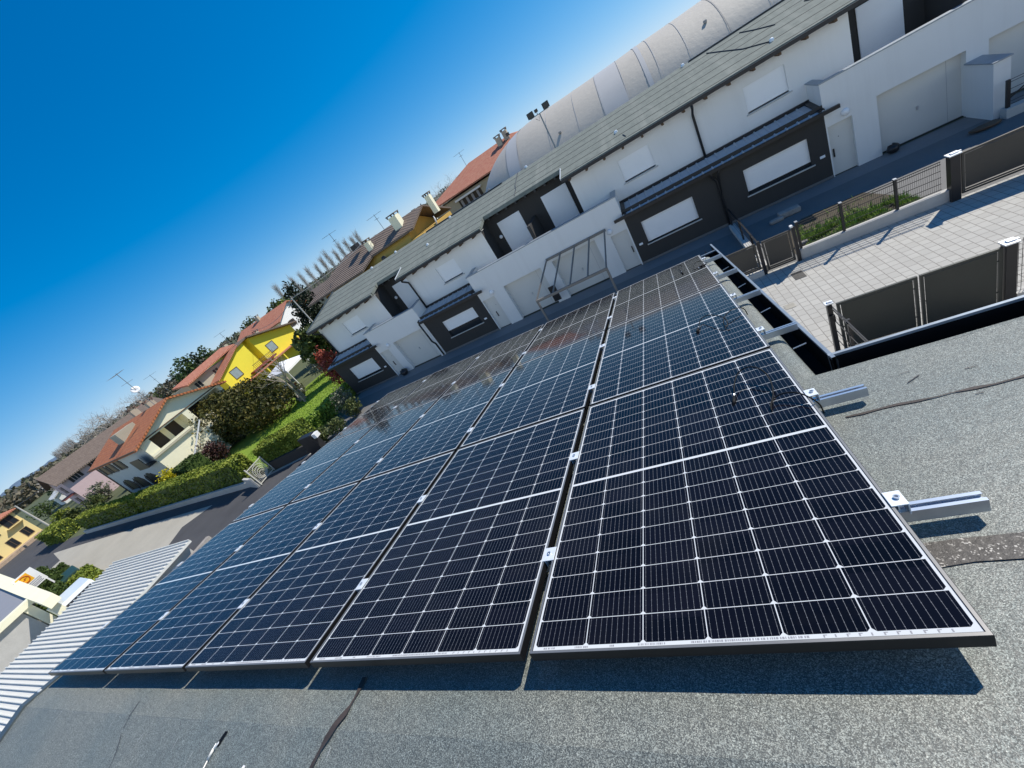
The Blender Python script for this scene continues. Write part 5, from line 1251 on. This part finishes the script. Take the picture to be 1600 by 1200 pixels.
m = MB(); m.box(-48.05, -47.95, 6.8, 6.9, 0, 1.95); m.build("post", "white_paint", sn); m = MB(); m.box(-48.05, -47.95, 7.8, 7.9, 0, 1.95); m.build("post", "white_paint", sn)
m = MB(); m.box(-48.02, -47.98, 6.3, 6.95, 1.2, 1.9); m.build("lower_board", "sign_grey", sn)
hedge("dark clipped hedge behind the advertising sign", (-58, 9.2), (-49, 7.6), 1.8, 1.7, 3600, .16, "hedge_dark", 71, group="clipped forecourt hedges"); hedge("clipped hedge right of the advertising sign", (-46.6, 7.0), (-41.2, 5.9), 1.5, 1.5, 2600, .15, "hedge_dark", 72, group="clipped forecourt hedges")
hedge("bright clipped hedge next to the white shed roof", (-45.8, 8.4), (-38.6, 6.9), 1.5, 1.1, 4200, .14, "hedge_leaf", 73, group="clipped forecourt hedges"); hedge("small clipped cube hedge by the road", (-56.5, 10.2), (-53.8, 9.6), 1.0, 1.0, 900, .15, "hedge_dark", 74, group="clipped forecourt hedges")
m = MB(); m.box(-1.6, 1.6, -.7, .7, 0, 1.05); W = T(-49.2, 8.7, 0, R(-12)); tag(m.build("skip_bin", "green_tarp", world=W, xf=W, bevel=.06), "blue green covered bin between the clipped hedges", "bin")
tag(MB().bar((-58, 7.9, .3), (-38, 5.2, .3), .25, .6).build("planter_wall", "cream_wall", world=T(-48, 6.5)), "low cream wall in front of the clipped hedges", "wall")
cb = thing("canopy_building", "low building with thick cream roof beam and dark glazing", "building", (-42, 3, 0))
slab(cb, "roof_beam", [(-62, 9.1, 3.1), (-33.6, 4.9, 3.1), (-33.3, 4.3, 3.1), (-38.6, 5.0, 3.1), (-62, 8.2, 3.1)], .5, "cream_wall")
slab(cb, "side_beam", [(-38.6, 5.0, 3.08), (-38.0, 4.92, 3.08), (-38.0, -6, 3.08), (-38.6, -6, 3.08)], .35, "cream_wall")
slab(cb, "roof", [(-62, 8.2, 2.95), (-38.6, 5.0, 2.95), (-38.6, -6, 2.95), (-62, -6, 2.95)], .2, "sign_grey")
m = MB(); m.box(-61.5, -39.0, -6, 4.4, 0, 2.7); m.build("glazing", "window_glass", cb)
m = MB(); m.box(-38.98, -38.25, -6, 4.35, 0, 2.72); m.build("side_wall", "concrete_wall", cb)
m = MB(); m.box(-38.5, -38.1, 4.4, 4.8, 0, 2.75); m.build("pillar", "cream_wall", cb); m = MB(); m.box(-34.2, -33.8, 4.3, 4.7, 0, 2.6); m.build("pillar", "cream_wall", cb)
# parked white van
W = T(-37.4, 5.9, 0, R(-8)); vn = thing("parked_van", "white van with dark rear glass half hidden by the white shed roof", "van", (-37.4, 5.9, 0), R(-8))
m = MB(); prof = [(-2.3, .35), (2.1, .35), (2.2, .6), (2.15, 1.05), (1.75, 1.85), (1.5, 1.95), (-.9, 1.97), (-1.3, 1.85), (-1.75, 1.2), (-2.3, 1.0)]
m.prism([(x, -.85, z) for x, z in prof], (0, 1.7, 0)); m.build("body", "car_white", vn, xf=W, bevel=.06)
m = MB(); m.prism([(2.16, -.72, 1.12), (2.16, .72, 1.12), (1.86, .66, 1.78), (1.86, -.66, 1.78)], (.03, 0, .01)); m.build("rear_window", "car_dark", vn, xf=W)
for s in (-1, 1):
    m = MB(); a, b = sorted((s*.86, s*.875)); m.box(-1.2, 1.5, a, b, 1.15, 1.75); m.build("side_window", "car_dark", vn, xf=W)
for x in (-1.5, 1.4):
    for s in (-1, 1):
        m = MB().tube([(x, s*.86, .34), (x, s*.66, .34)], .34, 16); wh_ = m.build("wheel", "black_rubber", vn, xf=W); m = MB().tube([(x, s*.87, .34), (x, s*.84, .34)], .2, 12); m.build("rim", "galvanised", wh_, xf=W)
for s in (-1, 1):
    m = MB(); m.box(2.17, 2.215, s*.7-.09, s*.7+.09, .85, 1.15); m.build("tail_light", "sign_red", vn, xf=W)
# white ribbed shed roof
sh = thing("metal_shed", "shed with white ribbed sheet roof beside our house", "shed", (-24.5, 1, 0))
m = MB(); m.box(-28.1, -20.9, -6, 5.85, 0, 2.86); m.build("wall", "concrete_wall", sh)
m = MB(); m.box(-28.35, -20.6, -6.2, 6.0, 2.90, 3.0); y = -6.05
while y < 5.98: m.prism([(-28.36, y-.016, 3.0), (-28.36, y+.016, 3.0), (-28.36, y+.012, 3.06), (-28.36, y-.012, 3.06)], (7.77, 0, 0)); y += .167
m.build("roof", "white_sheet", sh)
wb = thing("waste_container", "dark green waste container behind the white shed", "container", (-19.5, 4.5, 0), R(8)); W = WM[wb.name]
m = MB(); m.prism([(-.75, -1.1, .1), (.75, -1.1, .1), (.85, -1.2, 2.2), (-.85, -1.2, 2.2)], (0, 2.3, 0)); m.build("body", "green_tarp", wb, xf=W); m = MB(); m.box(-.9, .9, -1.25, 1.15, 2.21, 2.36); m.build("lid", "green_tarp", wb, xf=W, bevel=.05)
for k, (x, y, z, c_, lab) in enumerate(((-19.3, 6.2, 1.3, "white_paint", "white box beside the green waste container"), (-20.2, 6.5, .8, "concrete_wall", "grey block in front of the green waste container"), (-21.2, 6.6, .9, "dark_metal", "dark crate at the shed corner"))):
    W = T(x, y, 0, .3*k); m = MB(); m.box(-.35, .35, -.25, .25, 0, z*1.6); tag(m.build("storage_box", c_, world=W, xf=W, bevel=.03), lab, "box")
tag(MB().bar((-20.45, 6.4, 1.3), (-20.45, -2, 1.3), .25, 2.6).build("stone_wall", "stone", world=T(-25, 6)), "rough stone garden wall along the end of the shed", "wall")

# ------------------------------------------------------------------ distance: trees, houses, poplars, hills
def far(k, D): y = D/math.sqrt(k*k+1); return k*y, y
for i, (k, D, h) in enumerate(((-1.07, 185, 14.8), (-1.03, 182, 13.0), (-.995, 186, 14), (-.96, 182, 13.2), (-.925, 185, 13.5), (-.89, 183, 12.8), (-.86, 184, 13.6), (-.835, 182, 14.8), (-.805, 185, 13.5), (-.78, 183, 14.6), (-.755, 185, 14.0), (-.73, 182, 13.4), (-.71, 184, 14.2))):
    x, y = far(k, D); poplar(f"bare poplar of the row behind the ochre house, {['first','second','third','fourth','fifth','sixth','seventh','eighth','ninth','tenth','eleventh','twelfth','thirteenth'][i]} from the left", x, y, h, 100+i, "bare poplars behind the ochre house")
for i in range(9):
    x, y = far(-3.17+i*.034, 340+i*3); poplar(f"distant bare poplar near the mountains, {['first','second','third','fourth','fifth','sixth','seventh','eighth','ninth'][i]} from the left", x, y, 11.5+.25*i, 130+i, "distant bare poplars on the left")
for i, (k, D, h, lab) in enumerate(((-2.8, 210, 15, "round bare tree above the brown roof"), (-2.66, 215, 14, "bare tree beyond the pink house chimney"), (-2.5, 205, 16, "wide bare tree left of the cream house roof"), (-2.35, 200, 14, "bare tree behind the orange roof"), (-2.15, 190, 14.5, "bare tree behind the roof antenna"), (-.425, 150, 12.5, "bare tree left of the red hip roof"), (-.40, 156, 11.5, "smaller bare tree against the red hip roof"), (-.455, 170, 11, "low bare tree left of the red hip roof"))):
    x, y = far(k, D); bare_tree(lab, x, y, h, 150+i, None, 4, spread=.6, stem=.25, kids=(4, 6), group="bare trees on the skyline")
for i, (k, D, h, r_, mt) in enumerate(((-1.75, 120, 11.5, 3.0, "hedge_dark"), (-1.68, 125, 11.0, 2.6, "conifer_leaf"), (-1.60, 130, 11.2, 2.8, "hedge_dark"), (-1.9, 135, 9.5, 3.2, "far_leaf"), (-1.98, 140, 9.2, 3.0, "shrub_leaf"), (-1.28, 150, 11, 3.0, "shrub_leaf"), (-1.14, 130, 10.5, 2.4, "shrub_leaf"), (-1.1, 128, 9.5, 2.2, "hedge_leaf"), (-3.5, 150, 6, 3.0, "hedge_dark"), (-3.2, 170, 6, 3.2, "far_leaf"), (-3.0, 165, 6.5, 3, "hedge_dark"))):
    x, y = far(k, D)
    tree("leafy_tree", ["bushy tree behind the yellow house, leftmost dark one","dark conical tree behind the yellow house","green tree behind the yellow house ridge","brownish tree left of the yellow house","olive toned tree left of the yellow house","small tree beyond the white house","bush top beyond the salmon roof","light green bush beside the salmon roof","dark tree far left above the street","brown tree among the far left houses","dark tree behind the pale sheds"][i], "tree", x, y, [(0,0,h*.5,r_,r_,h*.42), (r_*.5,.3,h*.62,r_*.7,r_*.7,h*.34), (-r_*.5,-.3,h*.55,r_*.7,r_*.7,h*.3)], 1100, .5, mt, (h*.5, .18), seed=170+i, group="leafy trees beyond the gardens")
rng = random.Random(5)
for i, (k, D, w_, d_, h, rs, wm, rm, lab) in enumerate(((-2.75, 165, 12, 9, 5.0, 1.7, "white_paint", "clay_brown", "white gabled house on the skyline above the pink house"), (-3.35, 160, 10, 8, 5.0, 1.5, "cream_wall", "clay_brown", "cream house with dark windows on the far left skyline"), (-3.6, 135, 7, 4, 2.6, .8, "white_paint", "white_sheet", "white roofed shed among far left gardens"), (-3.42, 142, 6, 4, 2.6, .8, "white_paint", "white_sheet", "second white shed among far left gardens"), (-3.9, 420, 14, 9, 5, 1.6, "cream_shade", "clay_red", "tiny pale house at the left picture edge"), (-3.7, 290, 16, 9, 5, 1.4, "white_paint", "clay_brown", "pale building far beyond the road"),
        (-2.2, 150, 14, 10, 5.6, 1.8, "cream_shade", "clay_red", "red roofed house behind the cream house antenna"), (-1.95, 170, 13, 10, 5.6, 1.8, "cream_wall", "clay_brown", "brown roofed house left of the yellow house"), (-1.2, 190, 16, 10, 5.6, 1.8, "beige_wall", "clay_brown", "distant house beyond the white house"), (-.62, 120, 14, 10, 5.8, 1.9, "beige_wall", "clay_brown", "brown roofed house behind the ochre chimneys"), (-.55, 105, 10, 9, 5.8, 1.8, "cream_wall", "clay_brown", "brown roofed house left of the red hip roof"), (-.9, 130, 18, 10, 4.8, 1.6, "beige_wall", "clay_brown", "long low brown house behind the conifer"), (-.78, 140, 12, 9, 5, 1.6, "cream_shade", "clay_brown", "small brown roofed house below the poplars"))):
    x, y = far(k, D); W = T(x, y, 0, R(-9)); r = thing("distant_house", lab, "house", (x, y, 0), R(-9), "distant houses")
    gable_walls(r, W, -w_/2, w_/2, -d_/2, d_/2, h, rs, 'x', wm); rr = gable_roof(r, W, -w_/2, w_/2, -d_/2, d_/2, h, rs, 'x', .6, rm)
    if h > 4:
        chimney(rr, W, w_*.2, .5, h+rs, .7, .3)
        for u in (-w_*.3, 0, w_*.3): window(r, W, '-y', -d_/2, u, h*.55, 1.1, 1.3, "pane", "wood")
        for u in (-d_*.2, d_*.2): window(r, W, '+x', w_/2, u, h*.55, 1.1, 1.3, "pane", "wood")
# band of woodland, then hills with haze painted in as blue
m = MB(); rng = random.Random(3)
for i in range(17000):
    k = rng.uniform(-4.6, -.28); D = rng.uniform(260, 460); x, y = far(k, D)
    top = 6.5+4.5*(mnoise.noise(Vector((k*6, 0, 1)))+.5*mnoise.noise(Vector((k*25, D*.01, 2))))+(D-260)*.012
    z = rng.uniform(.3, max(1.5, top)); m.leaf((x, y, z), rng.uniform(1.0, 2.2), rng)
tag(m.build("far_woodland", "far_leaf"), "brown green band of woodland along the horizon", "woodland", kind="stuff")
m = MB(); rng = random.Random(8)
for i in range(1400):
    k = rng.uniform(-.25, .55); D = rng.uniform(110, 130); x, y = far(k, D); z = rng.uniform(1, 8.6+1.6*mnoise.noise(Vector((k*14, 0, 5)))); m.leaf((x, y, z), rng.uniform(.6, 1.2), rng)
tag(m.build("tree_belt", "far_leaf"), "dark treetops showing just above the sports dome", "tree belt", kind="stuff")
def ridge(name, D, k0, k1, hf, mtl, n=120):
    m = MB()
    for i in range(n+1):
        k = k0+(k1-k0)*i/n; x, y = far(k, D); x2, y2 = far(k, D*1.12); h = hf(k)
        m.v += [Vector((x, y, -5)), Vector((x*1.04, y*1.04, h*.7)), Vector((x2, y2, h))]
    for i in range(n):
        for q in (0, 1): m.f.append((3*i+q, 3*(i+1)+q, 3*(i+1)+q+1, 3*i+q+1))
    structure(m, name, mtl, smooth=True)
ridge("hills", 9000, -9, -2.2, lambda k: 8+max(0, 75*(.55+.5*mnoise.noise(Vector((k*2.2, 0, 0)))+.15*mnoise.noise(Vector((k*9, 0, 0))))*min(1, max(0, (-k-2.3)/1.0))), "hill_haze_blue")
# planting between the far left houses
rng = random.Random(31)
for i, (x, y, r_, h, mt, lab) in enumerate(((-76, 21.5, 1.6, 2.6, "shrub_leaf", "rounded shrub between the cream and pink houses"), (-80, 24, 2.0, 3.2, "olive_leaf", "olive tree before the pink house"), (-86, 21.5, 1.5, 2.0, "shrub_leaf", "low shrub at the pink house garden wall"), (-96, 29, 2.6, 4.2, "olive_leaf", "large grey olive tree left of the pink house"), (-104, 31, 2.6, 4.0, "hedge_leaf", "green garden tree behind the street poles"), (-112, 33, 3.0, 4.4, "olive_leaf", "wide olive tree far left beyond the poles"), (-120, 36, 3.0, 4.5, "shrub_leaf", "garden tree beside the white sheds"), (-99, 24.5, 1.5, 1.7, "hedge_leaf", "small shrub next to the pale pole"), (-74.5, 25.5, 1.4, 2.2, "red_leaf", "reddish shrub at the pink house corner"), (-128, 31, 2.6, 3.4, "hedge_dark", "dark bush behind the pale yellow house"), (-71.5, 19.6, 1.2, 1.5, "hedge_dark", "dark shrub in the cream house shade"))):
    shrub("garden_tree", lab, x, y, r_, r_, h, 900, .24, mt, 200+i, "tree", group="garden trees on the far left")
for i, (k, D, h, lab) in enumerate(((-3.05, 118, 7, "bare fruit tree before the pale sheds"), (-3.3, 124, 7.5, "second bare fruit tree before the pale sheds"), (-3.5, 128, 7, "bare fruit tree at the far left gardens"), (-2.9, 112, 6.5, "bare fruit tree left of the pink house"))):
    x, y = far(k, D); bare_tree(lab, x, y, h, 260+i, None, 4, spread=.65, stem=.2, kids=(3, 5), group="bare fruit trees on the far left")
